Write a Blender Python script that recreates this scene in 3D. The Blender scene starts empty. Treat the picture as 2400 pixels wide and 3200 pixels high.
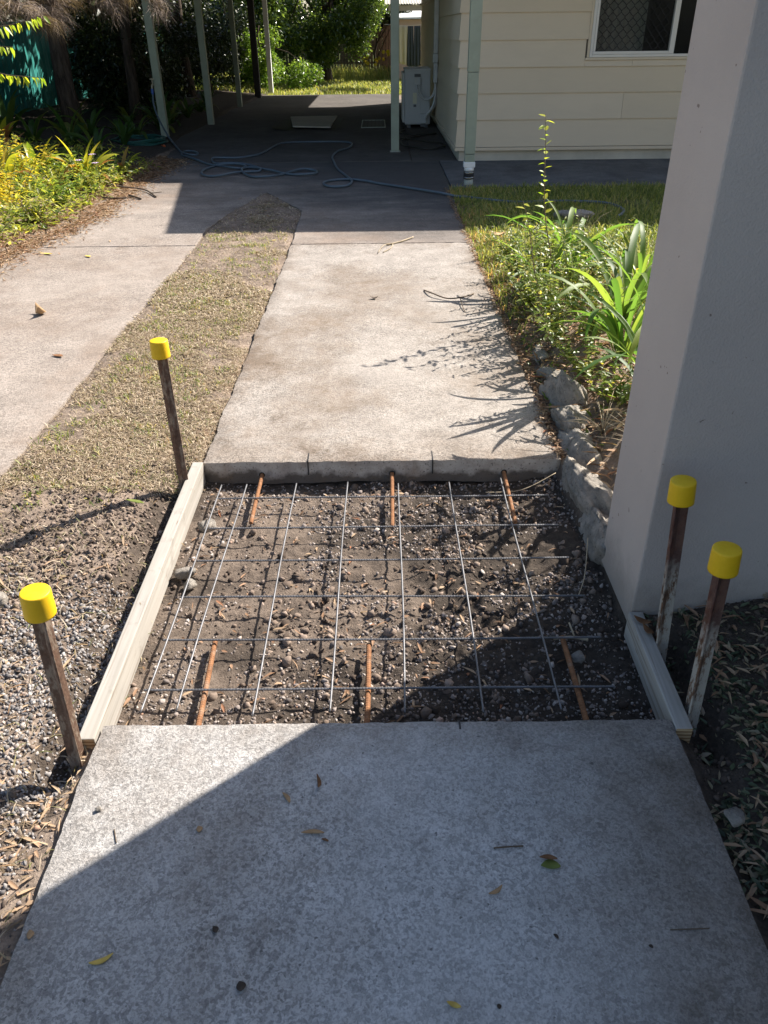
import bpy, math, random
import numpy as np
from mathutils import Vector, Matrix

scene = bpy.context.scene
COL = scene.collection
rng = np.random.default_rng(7)
random.seed(7)
R = math.radians
PI = math.pi

# ------------------------------------------------------------------ camera
TH, YAW, ROLL, CAMH = 0.5576298, 0.00074275, 0.01136748, 1.457
_f = Vector((math.sin(YAW) * math.cos(TH), math.cos(YAW) * math.cos(TH), -math.sin(TH)))
_r = Vector((math.cos(YAW), -math.sin(YAW), 0))
_d = _f.cross(_r)
_r2 = math.cos(ROLL) * _r + math.sin(ROLL) * _d
_d2 = -math.sin(ROLL) * _r + math.cos(ROLL) * _d
cam = bpy.data.cameras.new('camera')
cam.sensor_width = 36.0
cam.sensor_fit = 'AUTO'
cam.lens = 2415.76 / 3200 * 36
cam.clip_start = 0.05
cam.clip_end = 1000
cam_o = bpy.data.objects.new('camera', cam)
COL.objects.link(cam_o)
m = Matrix((( _r2.x, -_d2.x, -_f.x), (_r2.y, -_d2.y, -_f.y), (_r2.z, -_d2.z, -_f.z))).to_4x4()
m.translation = Vector((0, 0, CAMH))
cam_o.matrix_world = m
scene.camera = cam_o

# ------------------------------------------------------------------ sky, sun, exposure
SUN_EL, SUN_AZ = R(41), R(50)          # azimuth clockwise from +Y
world = bpy.data.worlds.new('World')
scene.world = world
world.use_nodes = True
wn, wl = world.node_tree.nodes, world.node_tree.links
sky = wn.new('ShaderNodeTexSky')
sky.sky_type = 'NISHITA'
sky.sun_disc = False
sky.sun_elevation = SUN_EL
sky.sun_rotation = SUN_AZ
sky.dust_density = 1.6
sky.ozone_density = 1.0
wl.new(sky.outputs[0], wn['Background'].inputs[0])
wn['Background'].inputs[1].default_value = 0.075
sun = bpy.data.lights.new('sun', 'SUN')
sun.energy = 5.0
sun.angle = R(0.53)
sun.color = (1.0, 0.93, 0.85)
sun_o = bpy.data.objects.new('sun', sun)
COL.objects.link(sun_o)
SD = Vector((math.sin(SUN_AZ) * math.cos(SUN_EL), math.cos(SUN_AZ) * math.cos(SUN_EL), math.sin(SUN_EL)))
sun_o.rotation_euler = (-SD).to_track_quat('-Z', 'Y').to_euler()
sun_o.location = SD * 30
vs = scene.view_settings
vs.view_transform = 'Standard'
vs.look = 'None'
vs.gamma = 1.0
vs.exposure = 1.38
vs.use_curve_mapping = False
scene.cycles.use_denoising = True
scene.cycles.max_bounces = 8
scene.cycles.diffuse_bounces = 4
scene.cycles.transparent_max_bounces = 6
scene.cycles.sample_clamp_indirect = 8

# ------------------------------------------------------------------ helpers: noise
def _h(ix, iy, s):
    v = np.sin(ix * 127.1 + iy * 311.7 + s * 74.7) * 43758.5453
    return v - np.floor(v)

def vnoise(x, y, s=0.0):
    ix, iy = np.floor(x), np.floor(y)
    fx, fy = x - ix, y - iy
    fx, fy = fx * fx * (3 - 2 * fx), fy * fy * (3 - 2 * fy)
    a, b = _h(ix, iy, s), _h(ix + 1, iy, s)
    c, d = _h(ix, iy + 1, s), _h(ix + 1, iy + 1, s)
    return (a + (b - a) * fx) * (1 - fy) + (c + (d - c) * fx) * fy

def fbm(x, y, f=1.0, o=3, s=0.0):
    t, amp, tot = 0.0, 1.0, 0.0
    for k in range(o):
        t = t + amp * (vnoise(x * f, y * f, s + k * 3.1) * 2 - 1)
        tot += amp
        amp *= 0.5
        f *= 2.03
    return t / tot

def sstep(a, b, x):
    t = np.clip((x - a) / (b - a), 0, 1)
    return t * t * (3 - 2 * t)

# ------------------------------------------------------------------ helpers: meshes
def mesh_np(name, V, F, mat=None, var=None, cols=None, smooth=False):
    V = np.asarray(V, np.float32)
    me = bpy.data.meshes.new(name)
    me.vertices.add(len(V))
    me.vertices.foreach_set('co', V.ravel())
    F = np.asarray(F, np.int32)
    k = F.shape[1]
    me.loops.add(F.size)
    me.loops.foreach_set('vertex_index', F.ravel())
    me.polygons.add(len(F))
    me.polygons.foreach_set('loop_start', np.arange(0, F.size, k, dtype=np.int32))
    me.polygons.foreach_set('loop_total', np.full(len(F), k, np.int32))
    if smooth:
        me.polygons.foreach_set('use_smooth', np.ones(len(F), bool))
    if var is not None:
        a = me.attributes.new('var', 'FLOAT', 'POINT')
        a.data.foreach_set('value', np.asarray(var, np.float32))
    if cols is not None:
        a = me.attributes.new('zone', 'FLOAT_COLOR', 'POINT')
        a.data.foreach_set('color', np.asarray(cols, np.float32).ravel())
    me.update()
    me.validate()
    if mat:
        me.materials.append(mat)
    return me

def link(name, me, parent=None, loc=(0, 0, 0), rot=(0, 0, 0), scale=(1, 1, 1)):
    o = bpy.data.objects.new(name, me)
    COL.objects.link(o)
    if parent:
        o.parent = parent
    o.location = loc
    o.rotation_euler = rot
    o.scale = scale
    return o

def tag(o, label=None, cat=None, group=None, kind=None):
    if label: o['label'] = label
    if cat: o['category'] = cat
    if group: o['group'] = group
    if kind: o['kind'] = kind
    return o

def thing(name, label, cat, loc=(0, 0, 0), rot=(0, 0, 0), group=None):
    o = bpy.data.objects.new(name, None)
    COL.objects.link(o)
    o.location = loc
    o.rotation_euler = rot
    o.empty_display_size = 0.1
    return tag(o, label, cat, group)

class MB:
    """collects simple solids into one mesh"""
    def __init__(s):
        s.v, s.f = [], []
    def add(s, V, F):
        n = len(s.v)
        s.v += [tuple(p) for p in V]
        s.f += [tuple(i + n for i in q) for q in F]
        return s
    def box(s, a, b):
        (x0, y0, z0), (x1, y1, z1) = a, b
        return s.add([(x0, y0, z0), (x1, y0, z0), (x1, y1, z0), (x0, y1, z0), (x0, y0, z1), (x1, y0, z1), (x1, y1, z1), (x0, y1, z1)],
                     [(0, 3, 2, 1), (4, 5, 6, 7), (0, 1, 5, 4), (1, 2, 6, 5), (2, 3, 7, 6), (3, 0, 4, 7)])
    def prism(s, poly, z0, z1):
        n = len(poly)
        V = [(x, y, z0) for x, y in poly] + [(x, y, z1) for x, y in poly]
        F = [tuple(range(n - 1, -1, -1)), tuple(range(n, 2 * n))] + [(i, (i + 1) % n, n + (i + 1) % n, n + i) for i in range(n)]
        return s.add(V, F)
    def tube(s, pts, r, n=8, cap=True, closed=False):
        P = [Vector(p) for p in pts]
        rad = r if hasattr(r, '__len__') else [r] * len(P)
        V, F = [], []
        prev = None
        for i, p in enumerate(P):
            t = (P[min(i + 1, len(P) - 1)] - P[max(i - 1, 0)])
            t = t.normalized() if t.length > 1e-9 else Vector((0, 0, 1))
            if prev is None:
                u = t.orthogonal().normalized()
            else:
                u = (prev - t * prev.dot(t))
                u = u.normalized() if u.length > 1e-6 else t.orthogonal().normalized()
            prev = u
            w = t.cross(u)
            for k in range(n):
                a = 2 * PI * k / n
                V.append(p + (u * math.cos(a) + w * math.sin(a)) * rad[i])
        for i in range(len(P) - 1):
            for k in range(n):
                F.append((i * n + k, i * n + (k + 1) % n, (i + 1) * n + (k + 1) % n, (i + 1) * n + k))
        if cap:
            F.append(tuple(range(n - 1, -1, -1)))
            F.append(tuple(range((len(P) - 1) * n, len(P) * n)))
        return s.add(V, F)
    def lathe(s, prof, n=32, c=(0, 0, 0)):
        V, F = [], []
        for r_, z in prof:
            for k in range(n):
                a = 2 * PI * k / n
                V.append((c[0] + r_ * math.cos(a), c[1] + r_ * math.sin(a), c[2] + z))
        m_ = len(prof)
        for i in range(m_ - 1):
            for k in range(n):
                F.append((i * n + k, i * n + (k + 1) % n, (i + 1) * n + (k + 1) % n, (i + 1) * n + k))
        F.append(tuple(range(n - 1, -1, -1)))
        F.append(tuple(range((m_ - 1) * n, m_ * n)))
        return s.add(V, F)
    def mesh(s, name, mat, smooth=False):
        me = bpy.data.meshes.new(name)
        me.from_pydata(s.v, [], s.f)
        me.update()
        if mat: me.materials.append(mat)
        if smooth:
            me.polygons.foreach_set('use_smooth', np.ones(len(me.polygons), bool))
        return me
    def obj(s, name, mat, parent=None, smooth=False, bevel=0, **kw):
        o = link(name, s.mesh(name, mat, smooth), parent, **kw)
        if bevel:
            b = o.modifiers.new('bevel', 'BEVEL')
            b.width = bevel
            b.segments = 2
            b.limit_method = 'ANGLE'
        return o

def rot_mats(ax, ay, az):
    cx, sx, cy, sy, cz, sz = np.cos(ax), np.sin(ax), np.cos(ay), np.sin(ay), np.cos(az), np.sin(az)
    n = len(ax)
    X = np.zeros((n, 3, 3)); X[:, 0, 0] = 1; X[:, 1, 1] = cx; X[:, 1, 2] = -sx; X[:, 2, 1] = sx; X[:, 2, 2] = cx
    Y = np.zeros((n, 3, 3)); Y[:, 1, 1] = 1; Y[:, 0, 0] = cy; Y[:, 0, 2] = sy; Y[:, 2, 0] = -sy; Y[:, 2, 2] = cy
    Z = np.zeros((n, 3, 3)); Z[:, 2, 2] = 1; Z[:, 0, 0] = cz; Z[:, 0, 1] = -sz; Z[:, 1, 0] = sz; Z[:, 1, 1] = cz
    return Z @ Y @ X

def scatter(name, templates, pos, rot, scale, mat, var=None, smooth=False):
    """templates: list of (V, F) with the same face size; joins copies into one mesh"""
    n = len(pos)
    if var is None: var = rng.random(n)
    scale = np.asarray(scale)
    if scale.ndim == 1: scale = np.repeat(scale[:, None], 3, 1)
    pick = rng.integers(0, len(templates), n)
    Vs, Fs, Ws, off = [], [], [], 0
    for t, (tv, tf) in enumerate(templates):
        idx = np.where(pick == t)[0]
        if not len(idx): continue
        tv = np.asarray(tv, float); tf = np.asarray(tf)
        L = tv[None] * scale[idx][:, None, :]
        W = np.einsum('nij,nvj->nvi', rot[idx], L) + pos[idx][:, None, :]
        Vs.append(W.reshape(-1, 3))
        Fs.append((tf[None] + (np.arange(len(idx)) * len(tv))[:, None, None] + off).reshape(-1, tf.shape[1]))
        Ws.append(np.repeat(var[idx], len(tv)))
        off += len(idx) * len(tv)
    return mesh_np(name, np.concatenate(Vs), np.concatenate(Fs), mat, np.concatenate(Ws), smooth=smooth)

# ------------------------------------------------------------------ helpers: materials
class NT:
    def __init__(s, name):
        s.m = bpy.data.materials.new(name)
        s.m.use_nodes = True
        s.n, s.l = s.m.node_tree.nodes, s.m.node_tree.links
        s.b = s.n['Principled BSDF']
        s.out = s.n['Material Output']
        s.tc = None
    def co(s):
        if not s.tc: s.tc = s.n.new('ShaderNodeTexCoord')
        return s.tc.outputs['Object']
    def mapped(s, sc=(1, 1, 1), rot=(0, 0, 0)):
        mp = s.n.new('ShaderNodeMapping')
        mp.inputs['Scale'].default_value = sc
        mp.inputs['Rotation'].default_value = rot
        s.l.new(s.co(), mp.inputs[0])
        return mp.outputs[0]
    def noise(s, scale, detail=4, rough=.55, vec=None, dist=0):
        t = s.n.new('ShaderNodeTexNoise')
        t.inputs['Scale'].default_value = scale
        t.inputs['Detail'].default_value = detail
        t.inputs['Roughness'].default_value = rough
        t.inputs['Distortion'].default_value = dist
        s.l.new(vec or s.co(), t.inputs['Vector'])
        return t.outputs['Fac']
    def vor(s, scale, feat='F1', out='Color', vec=None):
        t = s.n.new('ShaderNodeTexVoronoi')
        t.feature = feat
        t.inputs['Scale'].default_value = scale
        s.l.new(vec or s.co(), t.inputs['Vector'])
        return t.outputs[out]
    def ramp(s, fac, stops, interp='LINEAR'):
        t = s.n.new('ShaderNodeValToRGB')
        t.color_ramp.interpolation = interp
        e = t.color_ramp.elements
        while len(e) < len(stops): e.new(0.5)
        for i, (p, c) in enumerate(stops):
            e[i].position = p
            e[i].color = (c, c, c, 1) if not hasattr(c, '__len__') else (*c, 1)
        s.l.new(fac, t.inputs[0])
        return t.outputs[0]
    def mix(s, fac, a, b, mode='MIX'):
        t = s.n.new('ShaderNodeMix')
        t.data_type = 'RGBA'
        t.blend_type = mode
        for v, i in ((fac, 0), (a, 6), (b, 7)):
            if hasattr(v, 'links') or hasattr(v, 'is_linked'): s.l.new(v, t.inputs[i])
            elif i == 0: t.inputs[0].default_value = v
            else: t.inputs[i].default_value = (*v, 1) if hasattr(v, '__len__') else (v, v, v, 1)
        return t.outputs[2]
    def math(s, op, a, b=0.0):
        t = s.n.new('ShaderNodeMath')
        t.operation = op
        for v, i in ((a, 0), (b, 1)):
            if hasattr(v, 'is_linked'): s.l.new(v, t.inputs[i])
            else: t.inputs[i].default_value = v
        return t.outputs[0]
    def attr(s, name, out='Fac'):
        t = s.n.new('ShaderNodeAttribute')
        t.attribute_name = name
        return t.outputs[out]
    def sep(s, c):
        t = s.n.new('ShaderNodeSeparateColor')
        s.l.new(c, t.inputs[0])
        return t.outputs
    def objrand(s):
        t = s.n.new('ShaderNodeObjectInfo')
        return t.outputs['Random']
    def bump(s, h, strength=.5, dist=.01):
        t = s.n.new('ShaderNodeBump')
        t.inputs['Strength'].default_value = strength
        t.inputs['Distance'].default_value = dist
        s.l.new(h, t.inputs['Height'])
        s.l.new(t.outputs[0], s.b.inputs['Normal'])
        return t
    def fin(s, col=None, rough=.8, spec=.3, metal=0):
        if col is not None:
            if hasattr(col, 'is_linked'): s.l.new(col, s.b.inputs['Base Color'])
            else: s.b.inputs['Base Color'].default_value = (*col, 1)
        if hasattr(rough, 'is_linked'): s.l.new(rough, s.b.inputs['Roughness'])
        else: s.b.inputs['Roughness'].default_value = rough
        s.b.inputs['Specular IOR Level'].default_value = spec
        s.b.inputs['Metallic'].default_value = metal
        return s.m

def paint(name, col, rough=.55, var=.12, scale=6, bump=.05, spec=.3, dirt=.25, metal=0):
    t = NT(name)
    n = t.noise(scale, 6, .6)
    n2 = t.noise(scale * 14, 3)
    c = t.mix(t.ramp(n, [(.3, 0), (.7, 1)]), tuple(x * (1 - var) for x in col), tuple(min(1, x * (1 + var * .6)) for x in col))
    c = t.mix(t.ramp(t.noise(scale * .4, 8, .7), [(.52, 0), (.75, dirt)]), c, tuple(x * .45 for x in col))
    t.bump(n2, bump * 2, .004)
    return t.fin(c, rough, spec, metal)

def concrete(name, lo, hi, agg=.5, aggscale=95, stain=.4, bump=.5, stain_col=(.13, .105, .08), dark=.35, shift=0.0):
    t = NT(name)
    v = t.mapped((1, 1, 1))
    big = t.noise(1.1 + shift, 8, .65, v, .3)
    mid = t.noise(6.5, 8, .68, v, .2)
    fine = t.noise(55, 5, .7, v)
    c = t.mix(t.ramp(mid, [(.2, 0), (.8, 1)]), lo, hi)
    c = t.mix(t.ramp(big, [(.40, 0), (.66, dark)]), c, tuple(x * .55 for x in lo))
    c = t.mix(t.ramp(t.noise(1.9, 9, .72, t.mapped((1, .7, 1), (0, 0, .5))), [(.5, 0), (.68, stain)]), c, stain_col)
    # aggregate: each cell its own shade, paste between
    wv = t.n.new('ShaderNodeVectorMath'); wv.operation = 'ADD'
    nz = t.n.new('ShaderNodeTexNoise'); nz.inputs['Scale'].default_value = 40; t.l.new(v, nz.inputs['Vector'])
    sc = t.n.new('ShaderNodeVectorMath'); sc.operation = 'SCALE'; sc.inputs['Scale'].default_value = .012
    t.l.new(nz.outputs['Color'], sc.inputs[0]); t.l.new(v, wv.inputs[0]); t.l.new(sc.outputs[0], wv.inputs[1])
    cellv = wv.outputs[0]
    cell = t.sep(t.vor(aggscale, 'F1', 'Color', cellv))[0]
    dist = t.vor(aggscale, 'F1', 'Distance', cellv)
    cell2 = t.sep(t.vor(aggscale * 2.3, 'F1', 'Color', cellv))[1]
    shade = t.ramp(cell, [(0, .45), (.35, .85), (.7, 1.05), (1, 1.45)])
    shade2 = t.ramp(cell2, [(0, .6), (.5, 1.0), (1, 1.3)])
    a = t.mix(1.0, c, shade, 'MULTIPLY')
    a = t.mix(.8, a, shade2, 'MULTIPLY')
    a = t.mix(.75, a, t.ramp(t.noise(85, 5, .72, v), [(.32, .55), (.5, 1.0), (.68, 1.25)]), 'MULTIPLY')
    worn = t.ramp(t.noise(3.2, 6, .65, v), [(.35, agg * .25), (.65, agg)])
    c = t.mix(worn, c, a)
    c = t.mix(t.ramp(t.noise(160, 2, .5, v), [(.62, 0), (.74, .7)]), c, tuple(x * .35 for x in lo))   # pits
    c = t.mix(t.ramp(fine, [(.3, .35), (.55, 0)]), c, tuple(x * .5 for x in lo))
    h = t.math('ADD', t.math('MULTIPLY', dist, -.35), t.math('MULTIPLY', fine, 1.1))
    h = t.math('ADD', h, t.math('MULTIPLY', t.noise(130, 5, .75, v), 1.0))
    t.bump(h, bump, .006)
    return t.fin(c, .9, .2)

def flaked(name, p0, p1, fs, flake, brown, brown_a, edge=None, bump=.7, big=1.5, intact=(.42, .62), stain_shade=False, pale=None):
    """old concrete: pale paste with dark stone flakes showing where it has worn, brown films of dirt"""
    t = NT(name)
    v = t.co()
    nz = t.n.new('ShaderNodeTexNoise'); nz.inputs['Scale'].default_value = fs * .45; nz.inputs['Detail'].default_value = 3; t.l.new(v, nz.inputs['Vector'])
    sc = t.n.new('ShaderNodeVectorMath'); sc.operation = 'SCALE'; sc.inputs['Scale'].default_value = 1.7 / fs
    wv = t.n.new('ShaderNodeVectorMath'); wv.operation = 'ADD'
    t.l.new(nz.outputs['Color'], sc.inputs[0]); t.l.new(v, wv.inputs[0]); t.l.new(sc.outputs[0], wv.inputs[1])
    w = wv.outputs[0]
    c = t.mix(t.ramp(t.noise(5.5, 8, .68), [(.25, 0), (.75, 1)]), p0, p1)
    r1 = t.sep(t.vor(fs, 'F1', 'Color', w))
    r2 = t.sep(t.vor(fs * 1.9, 'F1', 'Color', w))
    f1 = t.ramp(r1[0], [(0, .42), (.22, .55), (.36, .72), (.42, 1.0), (.9, 1.03), (1, 1.22)])
    f2 = t.ramp(r2[1], [(0, .55), (.28, .72), (.38, 1.0), (1, 1.08)])
    fl = t.mix(1.0, f1, f2, 'MULTIPLY')
    worn = t.math('ADD', t.noise(big, 6, .62, t.mapped((1, 1, 1), (0, 0, .7))), t.math('MULTIPLY', t.math('SUBTRACT', t.noise(9, 4, .6), .5), .35))
    amt = t.ramp(worn, [(intact[0] - .1, flake * .35), (intact[1], flake)])
    c = t.mix(amt, c, t.mix(1.0, c, fl, 'MULTIPLY'))
    grit = t.ramp(t.noise(fs * 1.5, 4, .75), [(.30, .62), (.5, 1.0), (.7, 1.18)])
    c = t.mix(.7, c, t.mix(1.0, c, grit, 'MULTIPLY'))
    film = t.math('ADD', t.noise(1.15, 8, .66, t.mapped((1, .8, 1), (0, 0, 2.1))), t.math('MULTIPLY', t.math('SUBTRACT', t.noise(16, 5, .7), .5), .22))
    c = t.mix(t.ramp(film, [(.46, 0), (.66, brown_a)]), c, t.mix(1.0, t.mix(.35, c, (.5, .5, .5)), brown, 'MULTIPLY'))
    spot = t.math('ADD', t.noise(3.3, 7, .7, t.mapped((1, 1, 1), (0, 0, 4.2))), t.math('MULTIPLY', t.math('SUBTRACT', t.noise(30, 4, .7), .5), .15))
    c = t.mix(t.ramp(spot, [(.60, 0), (.74, brown_a)]), c, t.mix(1.0, c, tuple(.75 * x for x in brown), 'MULTIPLY'))
    sx = t.n.new('ShaderNodeSeparateXYZ'); t.l.new(v, sx.inputs[0])
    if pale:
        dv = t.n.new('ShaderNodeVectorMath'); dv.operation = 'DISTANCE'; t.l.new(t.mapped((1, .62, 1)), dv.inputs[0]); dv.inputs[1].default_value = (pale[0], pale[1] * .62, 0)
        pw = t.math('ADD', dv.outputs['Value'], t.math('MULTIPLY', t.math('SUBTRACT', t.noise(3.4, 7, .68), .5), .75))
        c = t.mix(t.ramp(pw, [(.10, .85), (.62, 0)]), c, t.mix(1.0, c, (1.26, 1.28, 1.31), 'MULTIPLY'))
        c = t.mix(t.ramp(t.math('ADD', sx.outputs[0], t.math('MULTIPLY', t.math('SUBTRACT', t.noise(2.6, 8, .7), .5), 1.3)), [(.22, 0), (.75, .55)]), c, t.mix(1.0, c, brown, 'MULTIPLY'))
    if edge:
        ax = t.math('ABSOLUTE', sx.outputs[0])
        wob = t.math('MULTIPLY', t.math('SUBTRACT', t.noise(4.0, 7, .7), .5), .5)
        rim = t.math('MAXIMUM', t.math('SUBTRACT', ax, edge[0]), t.math('MULTIPLY', t.math('SUBTRACT', sx.outputs[1], edge[1]), edge[2]))
        rim = t.math('ADD', t.math('ADD', rim, .14), wob)
        c = t.mix(t.ramp(t.math('MULTIPLY', rim, 3.0), [(.1, 0), (.9, .8)]), c, t.mix(1.0, c, brown, 'MULTIPLY'))
    c = t.mix(t.ramp(t.noise(fs * .55, 2, .5), [(.68, 0), (.74, .75)]), c, tuple(x * .3 for x in p0))
    if stain_shade:
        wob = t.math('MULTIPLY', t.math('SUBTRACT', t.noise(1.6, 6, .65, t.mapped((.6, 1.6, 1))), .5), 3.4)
        # dark streaky stain towards the house, also painting the shade there darker
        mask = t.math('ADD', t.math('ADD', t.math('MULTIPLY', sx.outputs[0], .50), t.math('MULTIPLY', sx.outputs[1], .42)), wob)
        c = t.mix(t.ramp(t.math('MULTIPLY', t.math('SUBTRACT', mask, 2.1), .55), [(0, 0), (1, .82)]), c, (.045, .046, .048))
    h = t.math('ADD', t.math('MULTIPLY', r1[0], .35), t.math('ADD', t.math('MULTIPLY', r2[1], .25), t.math('MULTIPLY', t.noise(fs, 5, .75), 1.0)))
    t.bump(h, bump, .006)
    return t.fin(c, .9, .2)

def leaf_mat(name, stops, trans=.35, rough=.42, tcol=None, spec=.4, objvar=False):
    t = NT(name)
    src = t.objrand() if objvar else t.attr('var')
    c = t.ramp(src, stops)
    t.fin(c, rough, spec)
    tr = t.n.new('ShaderNodeBsdfTranslucent')
    if tcol:
        t.l.new(t.mix(.6, c, tcol), tr.inputs[0])
    else:
        t.l.new(t.mix(1.0, c, (2.2, 2.2, 1.3), 'MULTIPLY'), tr.inputs[0])
    mx = t.n.new('ShaderNodeMixShader')
    mx.inputs[0].default_value = trans
    t.l.new(t.b.outputs[0], mx.inputs[1])
    t.l.new(tr.outputs[0], mx.inputs[2])
    t.l.new(mx.outputs[0], t.out.inputs[0])
    return t.m

def var_mat(name, stops, rough=.85, spec=.25, bump=0, bscale=120):
    t = NT(name)
    c = t.ramp(t.attr('var'), stops)
    c = t.mix(t.ramp(t.noise(bscale, 3), [(.3, .35), (.6, 0)]), c, (.05, .04, .035))
    if bump: t.bump(t.noise(bscale, 3), bump, .004)
    return t.fin(c, rough, spec)

M = {}
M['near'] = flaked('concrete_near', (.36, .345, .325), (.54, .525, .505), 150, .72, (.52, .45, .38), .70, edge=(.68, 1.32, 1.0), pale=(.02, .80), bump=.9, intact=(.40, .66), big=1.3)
M['path'] = flaked('concrete_path', (.255, .228, .20), (.42, .38, .337), 135, .75, (.52, .43, .345), .95, edge=(.70, 2.80, -.4), bump=.65)
M['drive'] = flaked('concrete_drive', (.24, .205, .175), (.38, .33, .285), 125, .75, (.60, .50, .42), .85, bump=.6)
M['drive_rear'] = flaked('concrete_drive_rear', (.24, .205, .175), (.38, .33, .285), 125, .75, (.60, .50, .42), .85, bump=.6, stain_shade=True)
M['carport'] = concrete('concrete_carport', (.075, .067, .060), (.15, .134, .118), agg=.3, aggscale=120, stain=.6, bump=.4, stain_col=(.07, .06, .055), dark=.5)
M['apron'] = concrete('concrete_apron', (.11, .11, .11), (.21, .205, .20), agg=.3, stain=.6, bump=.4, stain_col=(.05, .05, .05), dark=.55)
def cutface():
    t = NT('concrete_cut')
    c = t.mix(t.ramp(t.noise(14, 8, .7), [(.35, 0), (.65, 1)]), (.30, .27, .24), (.46, .43, .39))
    sx = t.n.new('ShaderNodeSeparateXYZ'); t.l.new(t.co(), sx.inputs[0])
    low = t.math('ADD', t.math('MULTIPLY', sx.outputs[2], -9.0), t.math('MULTIPLY', t.math('SUBTRACT', t.noise(9, 5, .6), .5), 1.2))
    c = t.mix(t.ramp(low, [(.42, 0), (.62, .85)]), c, (.085, .07, .058))          # soil stuck to the lower face
    c = t.mix(t.ramp(t.noise(5, 6, .7), [(.55, 0), (.7, .6)]), c, (.19, .13, .08))
    c = t.mix(t.ramp(t.noise(120, 2), [(.6, 0), (.7, .8)]), c, (.08, .07, .06))
    t.bump(t.noise(60, 5, .7), .5, .006)
    return t.fin(c, .92, .2)
M['cut'] = cutface()
def render_mat():
    t = NT('acrylic_render')
    n = t.noise(170, 3, .6)
    c = t.mix(t.ramp(t.noise(2.5, 5), [(.3, 0), (.7, 1)]), (.445, .39, .355), (.495, .44, .40))
    c = t.mix(t.ramp(t.noise(9, 8, .8), [(.6, 0), (.72, .25)]), c, (.33, .30, .27))
    sx = t.n.new('ShaderNodeSeparateXYZ'); t.l.new(t.co(), sx.inputs[0])
    low = t.math('ADD', sx.outputs[2], t.math('MULTIPLY', t.noise(14, 6, .7), .22))
    c = t.mix(t.ramp(low, [(.10, .75), (.24, 0)]), c, (.27, .24, .21))             # splashed dirt at the foot
    spots = t.ramp(t.noise(38, 2), [(.74, 0), (.77, .8)])
    c = t.mix(spots, c, (.16, .12, .10))
    h = t.math('ADD', n, t.math('MULTIPLY', t.noise(70, 2), .6))
    t.bump(h, .5, .004)
    return t.fin(c, .75, .25)
M['render'] = render_mat()
def board_mat():
    t = NT('weatherboard_paint')
    c = t.mix(t.objrand(), (.61, .51, .37), (.65, .55, .41))
    c = t.mix(t.ramp(t.noise(1.2, 6, .7, t.mapped((1, 1, 4))), [(.45, 0), (.75, .22)]), c, (.42, .36, .27))
    t.bump(t.noise(60, 3, .6, t.mapped((.3, .3, 3))), .12, .004)
    return t.fin(c, .6, .25)
M['board'] = board_mat()
M['plinth'] = paint('plinth_paint', (.50, .46, .37), .8, .15, 4, .2, .15, .5)
M['green'] = paint('pale_green_paint', (.29, .325, .25), .5, .12, 5, .05, .3, .4)
M['white'] = paint('white_paint', (.74, .74, .72), .5, .05, 5, .02, .4, .15)
M['alu'] = paint('window_frame_paint', (.66, .63, .57), .4, .05, 5, .02, .4, .1)
M['black'] = paint('black_rubber', (.02, .02, .022), .6, .1, 8, .05, .3, .1)
M['steel'] = paint('stainless_band', (.55, .55, .56), .25, .05, 20, .02, .5, .1, metal=1)
M['pvc'] = paint('dirty_pvc', (.36, .38, .33), .6, .25, 10, .1, .3, .7)
M['ac'] = paint('ac_casing', (.50, .50, .49), .5, .05, 4, .03, .3, .2)
M['ac_dark'] = paint('ac_recess', (.12, .12, .12), .6, .1, 4, .03, .3, .2)
M['cream'] = paint('cream_sticker', (.66, .62, .46), .5, .1, 30, .0, .3, .1)
M['lag'] = paint('pipe_lagging', (.55, .55, .54), .7, .1, 10, .05, .2, .3)
M['roof'] = paint('roof_sheet', (.30, .31, .30), .5, .1, 2, .03, .3, .3)
M['dim'] = paint('room_lining', (.22, .21, .20), .9, .1, 2, .03, .1, .1)
M['curtain'] = paint('curtain_cloth', (.62, .63, .56), .9, .1, 3, .05, .1, .1)
M['hose'] = paint('hose_blue_grey', (.085, .115, .14), .42, .15, 3, .02, .4, .4)
M['hose_g'] = paint('hose_green', (.02, .10, .085), .4, .15, 3, .02, .4, .3)
M['hose_k'] = paint('hose_black', (.035, .032, .025), .5, .2, 3, .02, .4, .3)
M['tapblue'] = paint('tap_connector', (.04, .10, .35), .4, .1, 3, .02, .4, .1)
M['brass'] = paint('brass', (.42, .36, .25), .4, .1, 10, .02, .5, .3)
M['orange'] = paint('orange_plastic', (.62, .10, .02), .4, .05, 10, .0, .4, .1)
M['palm'] = paint('cover_board', (.44, .40, .32), .8, .15, 3, .1, .2, .4)
M['teal'] = paint('teal_fence_paint', (.035, .22, .19), .5, .1, 3, .02, .3, .3)
M['fence'] = paint('old_paling', (.13, .10, .075), .9, .3, 3, .2, .1, .4)
M['shed'] = paint('shed_wall', (.60, .42, .33), .7, .05, 2, .02, .2, .1)
M['cloth_c'] = paint('cream_cloth', (.62, .54, .42), .9, .05, 3, .03, .1, .1)
M['cloth_g'] = paint('grey_cloth', (.075, .085, .10), .9, .1, 3, .03, .1, .1)
M['dpost'] = paint('dark_post', (.05, .047, .045), .7, .1, 3, .05, .2, .2)
M['poly'] = paint('corrugated_sheet', (.50, .47, .40), .4, .1, 3, .02, .3, .4)

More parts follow.
